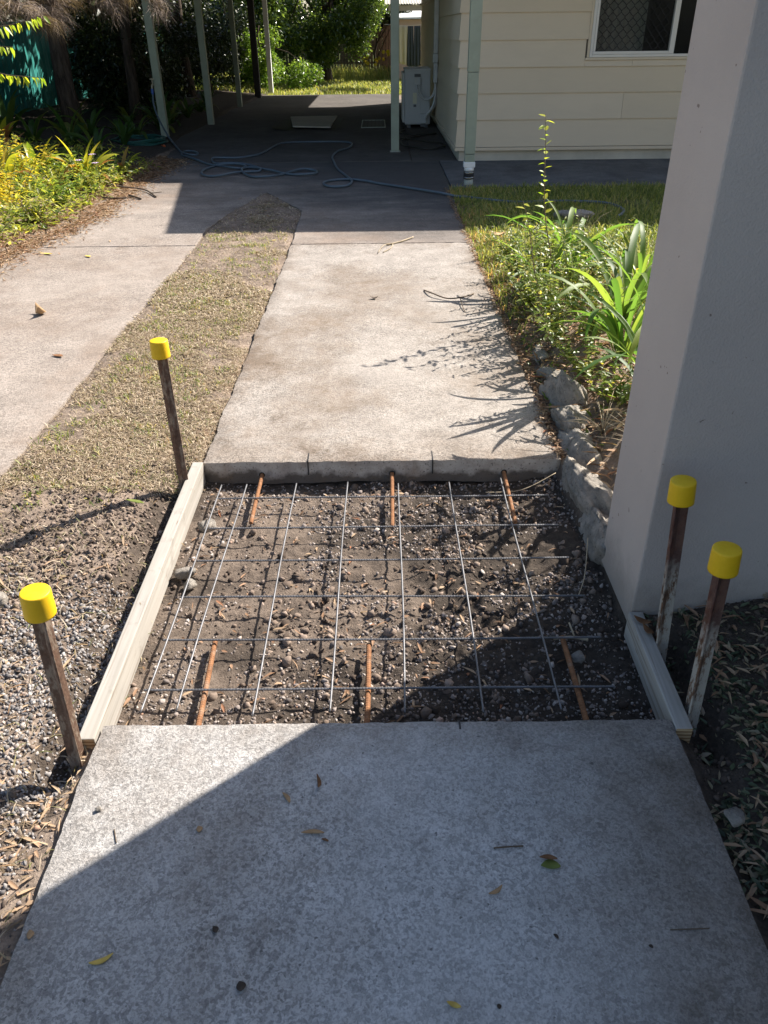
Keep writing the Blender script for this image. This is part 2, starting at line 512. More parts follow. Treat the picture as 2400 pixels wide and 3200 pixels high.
def cap_mat():
    t = NT('yellow_cap_plastic')
    c = t.mix(t.ramp(t.noise(30, 6, .7), [(.35, 0), (.7, 1)]), (.70, .43, .008), (.78, .50, .015))
    c = t.mix(t.ramp(t.noise(55, 6, .75), [(.60, 0), (.74, .55)]), c, (.36, .24, .04))
    t.bump(t.noise(150, 3), .05, .003)
    t.b.inputs['Subsurface Weight'].default_value = .08
    t.b.inputs['Subsurface Radius'].default_value = (.01, .006, .001)
    return t.fin(c, .5, .35)
M['cap'] = cap_mat()
def rust(name, base, paintcol, amount, paint_hi=(.45, .40, .33), wear=False):
    t = NT(name)
    n = t.noise(18, 8, .7, t.mapped((1.5, 1.5, .5)))
    c = t.mix(t.ramp(t.noise(70, 5, .7), [(.3, 0), (.7, 1)]), base, tuple(x * 2.2 for x in base))
    c = t.mix(t.ramp(n, [(.5 - amount * .3, 0), (.56 - amount * .3, 1)]), c, t.mix(t.noise(8, 4), paintcol, paint_hi))
    c = t.mix(t.ramp(t.noise(30, 5, .7, t.mapped((1, 1, .4))), [(.55, 0), (.65, .8)]), c, (.10, .045, .025))
    if wear:
        sx = t.n.new('ShaderNodeSeparateXYZ'); t.l.new(t.co(), sx.inputs[0])
        hgt = t.math('ADD', sx.outputs[2], t.math('MULTIPLY', t.math('SUBTRACT', t.noise(16, 5, .7), .5), .35))
        top = t.mix(t.ramp(t.noise(26, 6, .7), [(.42, 0), (.6, 1)]), (.075, .03, .024), (.13, .055, .035))
        c = t.mix(t.ramp(hgt, [(.20, 0), (.30, .92)]), c, top)
    t.bump(t.noise(120, 4), .4, .003)
    return t.fin(c, .75, .3)
M['picket'] = rust('picket_rust', (.085, .052, .036), (.22, .165, .12), .0, (.32, .26, .20))
M['picket_w'] = rust('picket_white_paint_rust', (.09, .05, .03), (.36, .33, .29), .2, wear=True)
def rebar_rust():
    t = NT('rusty_rebar')
    c = t.mix(t.ramp(t.noise(60, 6, .7), [(.3, 0), (.7, 1)]), (.13, .062, .032), (.31, .15, .07))
    c = t.mix(t.ramp(t.noise(25, 4), [(.55, 0), (.7, .6)]), c, (.28, .20, .14))
    t.bump(t.noise(200, 3), .3, .002)
    return t.fin(c, .85, .2)
M['dowel'] = rebar_rust()
M['wire'] = paint('mesh_wire', (.17, .17, .175), .5, .3, 30, .05, .4, .5, metal=.6)
def timber():
    t = NT('weathered_pine')
    v = t.mapped((38, 1.3, 38))
    n = t.noise(1, 6, .6, v, .6)
    c = t.mix(t.ramp(n, [(.3, 0), (.7, 1)]), (.26, .24, .205), (.41, .385, .345))
    c = t.mix(t.ramp(t.noise(5, 6, .7, t.mapped((3, .6, 3))), [(.45, 0), (.7, .5)]), c, (.25, .24, .22))
    c = t.mix(t.ramp(t.noise(1.5, 3, .6, t.mapped((50, 1, 50))), [(.58, 0), (.66, .6)]), c, (.17, .13, .095))
    c = t.mix(t.ramp(t.noise(9, 5, .7), [(.56, 0), (.7, .45)]), c, (.13, .105, .08))
    kn = t.vor(6.0, 'F1', 'Distance', t.mapped((9, 1, 9)))
    c = t.mix(t.ramp(kn, [(.05, .8), (.11, 0)]), c, (.16, .09, .045))
    t.bump(n, .10, .003)
    return t.fin(c, .8, .2)
M['timber'] = timber()
def endgrain():
    t = NT('pine_end_grain')
    w = t.n.new('ShaderNodeTexWave'); w.wave_type = 'RINGS'; w.inputs['Scale'].default_value = 28; w.inputs['Distortion'].default_value = 1.5
    mp = t.mapped((1, 1, 1)); t.l.new(mp, w.inputs[0])
    c = t.mix(w.outputs['Fac'], (.26, .15, .07), (.55, .39, .22))
    return t.fin(c, .85, .15)
M['endgrain'] = endgrain()
def rock_mat():
    t = NT('grey_rock')
    c = t.mix(t.ramp(t.noise(9, 9, .75), [(.3, 0), (.7, 1)]), (.13, .118, .10), (.44, .40, .35))
    c = t.mix(t.ramp(t.noise(4, 5, .6), [(.5, 0), (.66, .6)]), c, (.30, .25, .19))
    c = t.mix(t.ramp(t.noise(60, 4, .7), [(.55, 0), (.68, .7)]), c, (.07, .065, .055))
    t.bump(t.noise(22, 9, .75), 1.0, .02)
    return t.fin(c, .9, .2)
M['rock'] = rock_mat()
def bark():
    t = NT('bark')
    v = t.mapped((22, 22, 3))
    n = t.noise(1, 7, .7, v, .5)
    c = t.mix(t.ramp(n, [(.35, 0), (.65, 1)]), (.030, .024, .019), (.11, .085, .065))
    t.bump(n, 1.0, .03)
    return t.fin(c, .95, .1)
M['bark'] = bark()
M['stem'] = paint('green_stem', (.14, .15, .05), .7, .2, 20, .05, .2, .3)
M['twig'] = paint('twig', (.12, .09, .065), .85, .25, 20, .1, .15, .3)
M['twig_pale'] = paint('pale_twig', (.40, .33, .23), .85, .2, 20, .1, .15, .3)
# the ground itself
def ground_mat():
    t = NT('ground_soil')
    z = t.sep(t.attr('zone', 'Color'))
    n = t.noise(45, 8, .72)
    n2 = t.noise(7, 6, .65)
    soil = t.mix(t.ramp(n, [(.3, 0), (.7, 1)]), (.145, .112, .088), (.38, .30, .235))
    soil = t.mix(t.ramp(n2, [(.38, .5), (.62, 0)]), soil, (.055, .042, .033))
    damp_shade = t.mix(t.ramp(n, [(.3, 0), (.7, 1)]), (.030, .025, .021), (.085, .068, .054))
    thatch = t.mix(t.ramp(t.noise(90, 6, .8, t.mapped((1, 1, 1))), [(.32, 0), (.68, 1)]), (.10, .072, .05), (.29, .215, .15))
    thatch = t.mix(t.ramp(n2, [(.5, 0), (.68, .55)]), thatch, (.30, .185, .12))
    lawn = t.mix(t.ramp(t.noise(60, 6, .8), [(.3, 0), (.7, 1)]), (.035, .055, .012), (.13, .15, .035))
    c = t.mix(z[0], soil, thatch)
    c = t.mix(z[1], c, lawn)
    c = t.mix(z[2], c, damp_shade)
    t.bump(t.math('ADD', n, t.math('MULTIPLY', t.noise(160, 4, .7), .5)), .8, .015)
    return t.fin(c, .95, .12)
M['ground'] = ground_mat()
M['gravel'] = var_mat('crushed_stone', [(0, (.10, .095, .095)), (.35, (.20, .188, .182)), (.7, (.31, .29, .272)), (.9, (.44, .40, .36)), (1, (.33, .23, .175))], .85, .3, .4)
M['gravel_p'] = var_mat('pit_stone', [(0, (.09, .078, .07)), (.4, (.20, .17, .152)), (.75, (.33, .28, .25)), (.93, (.48, .43, .38)), (1, (.36, .22, .15))], .9, .2, .4)
M['clod'] = var_mat('soil_clod', [(0, (.05, .038, .03)), (.5, (.16, .122, .095)), (1, (.32, .25, .20))], .95, .1, .5)
M['straw'] = leaf_mat('dry_grass', [(0, (.11, .08, .05)), (.25, (.22, .165, .105)), (.52, (.36, .285, .195)), (.66, (.52, .44, .33)), (.76, (.24, .20, .10)), (.9, (.14, .165, .055)), (1, (.30, .16, .085))], .15, .6, spec=.25)
M['grass'] = leaf_mat('lawn_grass', [(0, (.06, .095, .02)), (.35, (.13, .17, .035)), (.65, (.23, .25, .06)), (.86, (.38, .34, .13)), (1, (.42, .25, .11))], .35, .5)
M['litter'] = leaf_mat('leaf_litter', [(0, (.10, .06, .035)), (.3, (.22, .13, .075)), (.55, (.32, .20, .125)), (.75, (.42, .30, .19)), (.88, (.26, .19, .125)), (1, (.27, .11, .055))], .12, .7, spec=.2)
M['cover'] = leaf_mat('ground_cover', [(0, (.03, .045, .025)), (.35, (.06, .085, .045)), (.5, (.10, .125, .065)), (.62, (.22, .19, .12)), (1, (.33, .24, .17))], .2, .45)
M['weed'] = leaf_mat('weed_leaf', [(0, (.06, .10, .02)), (.4, (.12, .17, .03)), (.75, (.20, .24, .05)), (.92, (.30, .30, .08)), (1, (.42, .33, .06))], .42, .42)
M['bedleaf'] = leaf_mat('bed_leaf', [(0, (.05, .09, .02)), (.3, (.11, .15, .03)), (.55, (.22, .25, .04)), (.75, (.40, .37, .06)), (.88, (.24, .27, .15)), (1, (.34, .20, .07))], .42, .42)
M['strap'] = leaf_mat('strap_leaf', [(0, (.05, .11, .022)), (.5, (.09, .16, .03)), (1, (.16, .21, .04))], .48, .52, objvar=True, spec=.3)
M['brom'] = leaf_mat('bromeliad_leaf', [(0, (.10, .15, .02)), (.4, (.22, .25, .025)), (.75, (.36, .32, .03)), (.9, (.30, .13, .04)), (1, (.22, .10, .05))], .38, .38, objvar=True, spec=.5)
M['brom_d'] = leaf_mat('shade_plant_leaf', [(0, (.03, .07, .015)), (.6, (.06, .11, .025)), (1, (.14, .15, .03))], .3, .4, objvar=True)
M['lime'] = leaf_mat('lime_leaf', [(0, (.16, .24, .02)), (.5, (.25, .31, .03)), (1, (.38, .38, .04))], .45, .4, objvar=True)
M['yellowleaf'] = leaf_mat('yellowing_leaf', [(0, (.30, .30, .03)), (.6, (.48, .38, .03)), (1, (.55, .36, .03))], .4, .45)
M['tree'] = leaf_mat('glossy_tree_leaf', [(0, (.04, .07, .018)), (.5, (.085, .13, .03)), (.85, (.14, .19, .04)), (1, (.28, .31, .05))], .42, .20, spec=1.0)
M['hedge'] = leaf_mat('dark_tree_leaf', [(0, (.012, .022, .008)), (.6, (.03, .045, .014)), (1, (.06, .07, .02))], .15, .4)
M['needle'] = leaf_mat('dry_needle', [(0, (.06, .042, .032)), (.5, (.15, .108, .08)), (1, (.33, .25, .185))], .2, .6, spec=.2)
M['shrubg'] = leaf_mat('light_green_leaf', [(0, (.06, .12, .02)), (.5, (.12, .19, .03)), (1, (.22, .28, .05))], .4, .35)
M['flower'] = paint('yellow_petal', (.75, .55, .02), .6, .1, 10, .0, .2, .0)
M['mauve'] = paint('mauve_petal', (.55, .40, .62), .6, .1, 10, .0, .2, .0)
M['leaf_tan'] = paint('fallen_leaf_tan', (.36, .23, .12), .7, .25, 40, .1, .2, .4)
M['leaf_brown'] = paint('fallen_leaf_brown', (.17, .085, .04), .7, .25, 40, .1, .2, .4)
M['leaf_green'] = paint('fallen_leaf_green', (.14, .17, .04), .6, .25, 40, .1, .2, .3)
M['leaf_yel'] = paint('fallen_leaf_yellow', (.50, .36, .09), .7, .2, 40, .1, .2, .3)
M['leaf_dark'] = paint('rotted_leaf', (.06, .045, .034), .8, .25, 40, .1, .2, .3)

# glass
t = NT('window_glass')
t.fin((.02, .022, .025), .06, .5)
tr = t.n.new('ShaderNodeBsdfTransparent'); tr.inputs[0].default_value = (.75, .77, .76, 1)
mx = t.n.new('ShaderNodeMixShader'); mx.inputs[0].default_value = .8
t.l.new(t.b.outputs[0], mx.inputs[1]); t.l.new(tr.outputs[0], mx.inputs[2]); t.l.new(mx.outputs[0], t.out.inputs[0])
M['glass'] = t.m

# ================================================================== SETTING: ground
PX0, PY0, PY1 = -.716, 1.35, 2.727            # excavated pit between the two slabs

def left_edge(y):                              # where planting and litter overlap the concrete on the left
    y = np.asarray(y, float)
    e = np.interp(y, [0, 4, 6, 7.6, 9.6, 10.6, 11.6, 14, 20, 24], [-3.4, -3.1, -2.92, -2.78, -2.82, -2.75, -2.86, -3.2, -3.15, -3.0])
    return e + .10 * fbm(y, y * 0, 1.7, 3, 5.0)

def right_edge(y):                             # soil edge of the path on the right
    return .718 + .02 * fbm(y, y * 0 + 3, 5.0, 3, 8.0)

def pit_mask(x, y):
    xr = np.where(y < 1.77, .735, np.interp(y, [1.77, 2.1, 2.4, 2.73], [.735, .735, .70, .70])) + .014 * fbm(y, y * 0, 9.0, 2, 2.0)
    return sstep(PX0 - .028, PX0 - .016, x) * (1 - sstep(xr - .012, xr + .016, x)) * sstep(PY0 - .035, PY0 - .020, y) * (1 - sstep(PY1 + .020, PY1 + .034, y))

def gz(x, y):
    x = np.asarray(x, float); y = np.asarray(y, float)
    z = -.022 + .013 * fbm(x, y, 2.6, 3, 1.0) + .006 * fbm(x, y, 13, 2, 2.0) + .004 * fbm(x, y, 45, 2, 3.0)
    wr = sstep(.74, 1.05, x)
    z = z + sstep(.80, 1.5, x) * .10 * (1 - sstep(1.7, 2.3, y)) + wr * (0 + .12 * sstep(1.9, 2.3, y) * (1 - sstep(4.6, 6.2, y)) + .02)
    mid = sstep(-1.55, -1.42, x) * (1 - sstep(-.80, -.70, x)) * sstep(2.2, 3.0, y)
    z = z + mid * .018
    mound = np.exp(-((x + 1.05) / .26) ** 2 - ((y - 2.15) / .32) ** 2)
    z = z + .022 * mound
    le = left_edge(np.clip(y, 0, 30))
    z = z + (1 - sstep(le - .10, le + .02, x)) * .06 * (y > 3.5) + (1 - sstep(le - 1.5, le - .2, x)) * .10
    # trenches beside the two formwork timbers and along the right slab edge
    z = z - .05 * np.exp(-((x + .80) / .04) ** 2) * sstep(1.15, 1.3, y) * (1 - sstep(2.6, 2.8, y))
    z = z - .09 * np.exp(-((x - .805) / .045) ** 2) * sstep(1.2, 1.32, y) * (1 - sstep(1.66, 1.74, y))
    z = z - .03 * np.exp(-((x - .755) / .05) ** 2) * (1 - sstep(1.2, 1.3, y))
    z = z - .045 * np.exp(-((x + .79) / .05) ** 2 - ((y - 1.24) / .07) ** 2)
    # stays under the concrete
    slab = ((np.abs(x) < .70) & ((y < 1.35) | ((y > 2.74) & (y < 11)))) | ((x > le) & (x < -1.49) & (y > 0) & (y < 11)) \
        | ((x > le) & (x < .9) & (y > 10.9) & (y < 23.5)) | ((x > .79) & (y > 8.95) & (y < 25)) | ((x > le) & (x < .72) & (y > 8.85) & (y < 11))
    z = np.where(slab, np.minimum(z, -.022), z)
    p = pit_mask(x, y)
    pz = -.106 + .018 * fbm(x, y, 3.5, 3, 4.0) + .016 * fbm(x, y, 15, 3, 5.0) * (.25 + .75 * sstep(-.5, .2, x)) * (.4 + .6 * sstep(-.15, .1, fbm(x, y, 4, 2, 7.))) + (.005 + .006 * sstep(-.5, .1, x)) * fbm(x, y, 48, 2, 6.0)
    pz = pz + .03 * sstep(.52, .72, x) * sstep(1.7, 2.0, y) + .012 * (1 - sstep(-.7, -.5, x))
    return z * (1 - p) + pz * p

def grid_axis(parts):
    a = []
    for lo, hi, st in parts:
        n = max(1, int(round((hi - lo) / st)))
        a += list(np.linspace(lo, hi, n, endpoint=False))
    return np.array(a + [parts[-1][1]])

xs = grid_axis([(-300, -20, 70), (-20, -8, 1.0), (-8, -4, .15), (-4, -1.7, .04), (-1.7, 1.7, .012), (1.7, 4.5, .05), (4.5, 20, 1.2), (20, 300, 70)])
ys = grid_axis([(-300, -6, 49), (-6, .35, .35), (.35, 2.9, .012), (2.9, 9.5, .03), (9.5, 13.5, .07), (13.5, 40, .6), (40, 700, 60)])
X, Y = np.meshgrid(xs, ys)
Z = gz(X, Y)
nx, ny = len(xs), len(ys)
ii, jj = np.meshgrid(np.arange(nx - 1), np.arange(ny - 1))
q = (jj * nx + ii).ravel()
F = np.stack([q, q + 1, q + nx + 1, q + nx], 1)
th = sstep(2.05, 2.75, Y + .25 * fbm(X, Y, 3, 3, 9.0) - .35 * (X + 1.1)) * (X > -1.6) * (X < -.6)
th = th * (.45 + .55 * sstep(-.25, .25, fbm(X, Y, 4.5, 3, 10.0))) * (1 - .85 * sstep(-.14, .14, fbm(X, Y, 2.6, 4, 55.) + .35 * sstep(5.4, 6.2, Y)))
th = np.maximum(th, (X < -1.6) * (Y > 3) * .35 * (Y < 12))
th = np.maximum(th, sstep(.7, .9, X) * (Y > 2.2) * (Y < 8.95) * .55)
lawn = np.clip((Y > 23.5) * 1.0 + sstep(.72, 1.0, X) * sstep(4.0, 6.0, Y) * (Y < 9) * .75 + (Y < -3) * 1.0, 0, 1)
pm = pit_mask(X, Y)
damp_shade = np.clip(np.maximum(pm * np.clip(.42 + .75 * sstep(-.25, .35, X + .35 * fbm(X, Y, 3, 2, 20.)) + .45 * sstep(.0, .4, fbm(X, Y, 5, 3, 21.)), 0, 1),  # damp pit soil, darkened further to the right to widen the plants' shade
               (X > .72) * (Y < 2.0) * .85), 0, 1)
damp_shade = np.maximum(damp_shade, (X < -3.0) * (Y > 9.3) * (Y < 26) * .9)
damp_shade = np.maximum(damp_shade, pm * sstep(2.58, 2.70, Y) * .9)
damp_shade = np.maximum(damp_shade, (np.abs(X + .8) < .06) * (Y > 1.1) * (Y < 2.8) * .8)
cols = np.stack([th, lawn, damp_shade, np.ones_like(th)], -1).reshape(-1, 4)
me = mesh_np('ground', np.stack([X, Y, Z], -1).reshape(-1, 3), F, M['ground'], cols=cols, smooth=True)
tag(link('ground', me), kind='structure')

# ------------------------------------------------------------------ concrete
def slab_grid(name, x0, x1, y0, y1, mat, z=0.0, thick=.1, st=.02, wob=.008, seed=0.0, wobf=7.0, chip=.004, sidemat=None, cutfront=False, cutback=False):
    nx_, ny_ = max(2, int((x1 - x0) / st)), max(2, int((y1 - y0) / st))
    u, v = np.meshgrid(np.linspace(0, 1, nx_ + 1), np.linspace(0, 1, ny_ + 1))
    yy = y0 + (y1 - y0) * v
    xx = x0 + (x1 - x0) * u
    yb = y0 + (y1 - y0) * v
    ex0 = wob * fbm(yb, yb * 0, wobf, 4, seed) + wob * .35 * fbm(yb, yb * 0, wobf * 6, 2, seed + 4)
    ex1 = wob * fbm(yb, yb * 0, wobf, 4, seed + 1) + wob * .35 * fbm(yb, yb * 0, wobf * 6, 2, seed + 5)
    xx = xx + ex0 * (1 - u) ** 6 + ex1 * u ** 6
    wf = .0012 if cutfront else .004
    wb = .0012 if cutback else .004
    yy = yy + wf * fbm(xx, xx * 0, 18, 3, seed + 2) * (1 - v) ** 6 + wb * fbm(xx, xx * 0, 18, 3, seed + 3) * v ** 6
    zz = z + .0016 * fbm(xx, yy, 5, 3, seed + 6)
    e = np.minimum(np.minimum(u, 1 - u) * (x1 - x0), np.minimum(v, 1 - v) * (y1 - y0))
    zz = zz - chip * (e < .001) * (.4 + .6 * (fbm(xx, yy, 30, 2, seed + 7) > -.1))
    V = [np.stack([xx, yy, zz], -1).reshape(-1, 3)]
    w = nx_ + 1
    i, j = np.meshgrid(np.arange(nx_), np.arange(ny_))
    b = (j * w + i).ravel()
    Fq = [np.stack([b, b + 1, b + w + 1, b + w], 1)]
    ring = list(range(0, w)) + [k * w + nx_ for k in range(1, ny_ + 1)] + [ny_ * w + k for k in range(nx_ - 1, -1, -1)] + [k * w for k in range(ny_ - 1, 0, -1)]
    ring = np.array(ring)
    top = V[0][ring]
    low = top.copy()
    low[:, 2] = z - thick + (.012 * fbm(top[:, 0], top[:, 1], 9, 3, seed + 8))
    mid_ = top.copy(); mid_[:, 2] = z - thick * .45
    n0 = len(V[0]); n1 = len(ring)
    # duplicated upper rim keeps the edge crisp
    V += [top, mid_, low]
    k = np.arange(n1); k2 = (k + 1) % n1
    side = [np.stack([n0 + n1 * (a + 1) + k, n0 + n1 * (a + 1) + k2, n0 + n1 * a + k2, n0 + n1 * a + k], 1) for a in (0, 1)]
    Fq += side
    me = mesh_np(name, np.concatenate(V), np.concatenate(Fq), mat)
    if sidemat:
        me.materials.append(sidemat)
        mi = np.zeros(len(me.polygons), np.int32)
        mi[nx_ * ny_:] = 1
        me.polygons.foreach_set('material_index', mi)
    return link(name, me)

tag(slab_grid('near_path_slab', -.704, .706, -1.6, 1.352, M['near'], st=.02, wob=.006, seed=3.0, sidemat=M['cut'], cutback=True), kind='structure')
tag(slab_grid('far_path_slab', -.715, .712, 2.727, 6.426, M['path'], st=.02, wob=.012, seed=13.0, sidemat=M['cut'], cutfront=True), kind='structure')
tag(slab_grid('track_slab', -3.5, -1.485, .5, 6.42, M['drive'], st=.03, wob=.012, seed=23.0), kind='structure')

def poly_slab(name, poly, mat, z=0.0, thick=.1, bev=.006):
    o = MB().prism(poly, z - thick, z).obj(name, mat)
    b = o.modifiers.new('bevel', 'BEVEL'); b.width = bev; b.segments = 2; b.limit_method = 'ANGLE'
    return tag(o, kind='structure')

def rag(a, b, n, amp):
    P = []
    for k in range(n):
        t_ = k / n
        P.append((a[0] + (b[0] - a[0]) * t_ + (random.uniform(-amp, amp) if k else 0), a[1] + (b[1] - a[1]) * t_ + (random.uniform(-amp, amp) if k else 0)))
    return P
ap = [(-3.6, 6.428), (-1.487, 6.428)] + rag((-1.49, 6.5), (-1.515, 7.03), 8, .008) + rag((-1.515, 7.03), (-1.48, 7.35), 5, .008) + rag((-1.48, 7.35), (-1.215, 8.80), 14, .01) \
    + rag((-1.205, 8.80), (-.742, 7.79), 12, .008) + rag((-.742, 7.79), (-.716, 6.434), 14, .006) + [(-.716, 6.434), (.714, 6.434)] + rag((.72, 6.8), (.755, 8.9), 16, .008) + [(.77, 9.2), (.775, 10.975), (-3.6, 10.975)]
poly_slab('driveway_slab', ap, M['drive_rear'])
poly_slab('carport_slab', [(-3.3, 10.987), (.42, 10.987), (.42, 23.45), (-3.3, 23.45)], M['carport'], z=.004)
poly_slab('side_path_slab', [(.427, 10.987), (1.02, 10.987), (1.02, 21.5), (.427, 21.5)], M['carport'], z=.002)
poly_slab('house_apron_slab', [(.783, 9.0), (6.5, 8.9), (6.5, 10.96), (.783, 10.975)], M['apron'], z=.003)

# saw cuts run past the corners of the cut slabs
for k_, (x, y0_, y1_, z0_) in enumerate([(-.300, 2.7245, 2.795, -.062), (.199, 2.7245, 2.80, -.062), (.182, 1.325, 1.3545, -.05)]):
    b = MB().box((x - .0022, y0_, -.02), (x + .0022, y1_, .0012))
    yy = (y0_ - .0012, y0_ + .004) if k_ < 2 else (y1_ - .004, y1_ + .0012)
    b.box((x - .0022, yy[0], z0_), (x + .0022, yy[1], .0008))
    o = b.obj('saw_cut', M['black'])
    o['kind'] = 'structure'

# ================================================================== HOUSE
house = thing('house', 'cream weatherboard house with pale window beside the concrete driveway', 'house', (1.0, 10.9, 0))
def hb(name, mat, a, b, bevel=0, **kw):
    return MB().box(a, b).obj(name, mat, house, bevel=bevel)
HY = 10.0     # depth of the house, local coordinates from its near left corner
WX0, WX1, WZ0, WZ1 = 1.565, 3.65, 1.148, 2.15
hb('plinth', M['plinth'], (.03, .03, -.08), (6.2, HY, .155))
hb('base_trim', M['board'], (-.03, -.03, .125), (6.2, .02, .163), .004)
hb('base_trim', M['board'], (-.03, .022, .125), (.02, HY, .163), .004)
levels = [.165, .476, .77, 1.05, 1.335, 1.615, 1.90, 2.18, 2.46, 2.76]
def board(x0, x1, z0, z1, side=False, y0=.1):
    """one lapped board: bottom edge proud, top edge set back under the next"""
    a, b = (-.018, .002)
    if not side:
        V = [(x0, a, z0), (x1, a, z0), (x1, b, z1 + .02), (x0, b, z1 + .02), (x0, .03, z0), (x1, .03, z0), (x1, .03, z1 + .02), (x0, .03, z1 + .02)]
    else:
        V = [(a, x1, z0), (a, x0, z0), (b, x0, z1 + .02), (b, x1, z1 + .02), (.03, x1, z0), (.03, x0, z0), (.03, x0, z1 + .02), (.03, x1, z1 + .02)]
    MB().add(V, [(0, 1, 2, 3), (5, 4, 7, 6), (1, 0, 4, 5), (2, 1, 5, 6), (3, 2, 6, 7), (0, 3, 7, 4)]).obj('weatherboard', M['board'], house)
joins = {0: 4.1, 1: 2.05, 2: 4.4, 3: 2.1, 4: None}
for i in range(len(levels) - 1):
    z0, z1 = levels[i] + .004, levels[i + 1]
    spans = [(.105, 6.2)]
    if z1 > WZ0 + .05 and z0 < WZ1 - .05:
        if z0 < WZ0 - .03:
            spans = [(.105, WX0 - .05)]
            board(WX0 - .047, joins[3], z0, WZ0 - .03 - .02)
            board(joins[3] + .003, 6.2, z0, WZ0 - .03 - .02)
        else:
            spans = [(.105, WX0 - .03), (WX1 + .03, 6.2)]
    for x0, x1 in spans:
        j = joins.get(i)
        if j and x0 < j < x1 - .2 and i != 3:
            board(x0, j, z0, z1); board(j + .003, x1, z0, z1)
        else:
            board(x0, x1, z0, z1)
    board(.105, 4.3, z0, z1, True); board(4.303, HY, z0, z1, True)
    # folded corner cap over the ends of the boards
    a, b = -.025, -.004
    V = [(a, a, z0), (.103, a, z0), (.103, b, z1 + .01), (b, b, z1 + .01), (a, .103, z0), (b, .103, z1 + .01), (.03, .03, z0), (.03, .03, z1 + .01), (.103, .03, z0), (.103, .03, z1 + .01), (.03, .103, z0), (.03, .103, z1 + .01)]
    MB().add(V, [(0, 1, 2, 3), (4, 0, 3, 5), (1, 8, 9, 2), (10, 4, 5, 11), (0, 4, 10, 6), (1, 0, 6, 8), (3, 2, 9, 7), (5, 3, 7, 11)]).obj('corner_cap', M['board'], house)
# inner shell (keeps the room dark)
sh = MB()
sh.box((.035, .035, .155), (WX0 - .02, .12, 2.8)); sh.box((WX1 + .02, .035, .155), (6.2, .12, 2.8))
sh.box((WX0 - .02, .035, .155), (WX1 + .02, .12, WZ0 - .02)); sh.box((WX0 - .02, .035, WZ1 + .02), (WX1 + .02, .12, 2.8))
sh.box((.035, .12, .155), (.12, HY, 2.8)); sh.box((6.1, .12, .155), (6.2, HY, 2.8)); sh.box((.12, HY - .1, .155), (6.1, HY, 2.8)); sh.box((.12, 3.6, .155), (6.1, 3.7, 2.8))
sh.obj('wall', M['dim'], house)
MB().box((.12, .12, .13), (6.1, HY - .1, .158)).obj('floor_board', M['dim'], house)
# roof with a wide front overhang
def roof_plane(poly3, th):
    V = list(poly3) + [(x, y, z + th) for x, y, z in poly3]
    n = len(poly3)
    return V, [tuple(range(n - 1, -1, -1)), tuple(range(n, 2 * n))] + [(i, (i + 1) % n, n + (i + 1) % n, n + i) for i in range(n)]
rl = -.22
MB().add(*roof_plane([(rl, -1.85, 2.87), (6.6, -1.85, 2.87), (6.6, 3.9, 3.80), (rl, 3.9, 3.80)], .10)).add(*roof_plane([(rl, 3.902, 3.80), (6.6, 3.902, 3.80), (6.6, 10.6, 2.8), (rl, 10.6, 2.8)], .10)).obj('roof', M['roof'], house)
MB().box((.035, .04, 2.803), (6.2, HY, 2.86)).obj('ceiling_panel', M['dim'], house)
# gable infill
g = MB(); g.add([(.0, .03, 2.862), (.0, HY, 2.862), (.0, 3.9, 3.78), (.05, .03, 2.862), (.05, HY, 2.862), (.05, 3.9, 3.78)], [(0, 2, 1), (3, 4, 5), (0, 3, 5, 2), (1, 2, 5, 4), (0, 1, 4, 3)])
g.obj('gable', M['board'], house)
# window
win = MB()
win.box((WX0, -.028, WZ0), (WX0 + .035, .05, WZ1)); win.box((WX1 - .035, -.028, WZ0), (WX1, .05, WZ1))
win.box((WX0 + .035, -.028, WZ0), (WX1 - .035, .05, WZ0 + .03)); win.box((WX0 + .035, -.028, WZ1 - .035), (WX1 - .035, .05, WZ1))
w_ = win.obj('window', M['alu'], house, bevel=.004)
MB().box((WX0 + .955, -.032, WZ0 + .031), (WX0 + 1.015, .03, WZ1 - .036)).obj('mullion', M['alu'], w_, bevel=.004)
MB().box((WX0 + .036, -.034, WZ0 + .031), (WX0 + .953, -.018, WZ0 + .062)).obj('screen_frame', M['alu'], w_, bevel=.003)
MB().box((WX0 + .036, -.034, WZ0 + .063), (WX0 + .062, -.018, WZ1 - .04)).obj('screen_frame', M['alu'], w_, bevel=.003)
MB().box((WX0 - .045, -.020, WZ0 - .028), (WX1 + .03, .03, WZ0 - .002)).obj('sill', M['board'], w_, bevel=.003)
MB().box((WX0 - .030, -.024, WZ0 - .002), (WX0 - .002, .03, WZ1)).obj('architrave', M['board'], w_, bevel=.003)
MB().box((WX0 + .036, .020, WZ0 + .031), (WX0 + .954, .026, WZ1 - .036)).obj('pane', M['glass'], w_)
MB().box((WX0 + 1.016, .020, WZ0 + .031), (WX1 - .036, .026, WZ1 - .036)).obj('pane', M['glass'], w_)
sm = MB()
cw, ch = .098, .115
def zig(x0, z0, sgn):
    pts, n = [], 8
    tot = int((WZ1 - .04 - z0) / (ch / 2)) + 1
    for k in range(tot):
        for s_ in range(n):
            t_ = s_ / n
            tt = t_ * t_ * (3 - 2 * t_)
            d = tt if k % 2 == 0 else 1 - tt
            pts.append((x0 + sgn * d * cw / 2, -.026, z0 + (k + t_) * ch / 2))
    return pts
for k in range(9):
    for sg in (1, -1):
        x0 = WX0 + .075 + k * cw + (0 if sg > 0 else cw)
        if x0 <= WX0 + .95: sm.tube(zig(x0, WZ0 + .064, sg), .0042, 4)
sm.obj('security_grille', M['black'], w_)
cu = []
nfold = 90
for k in range(nfold + 1):
    u_ = k / nfold
    cu.append((WX0 + .02 + u_ * .66, .16 + .025 * math.sin(u_ * 42) + .008 * math.sin(u_ * 95)))
V = [(x, y, .9) for x, y in cu] + [(x, y, 2.6) for x, y in cu]
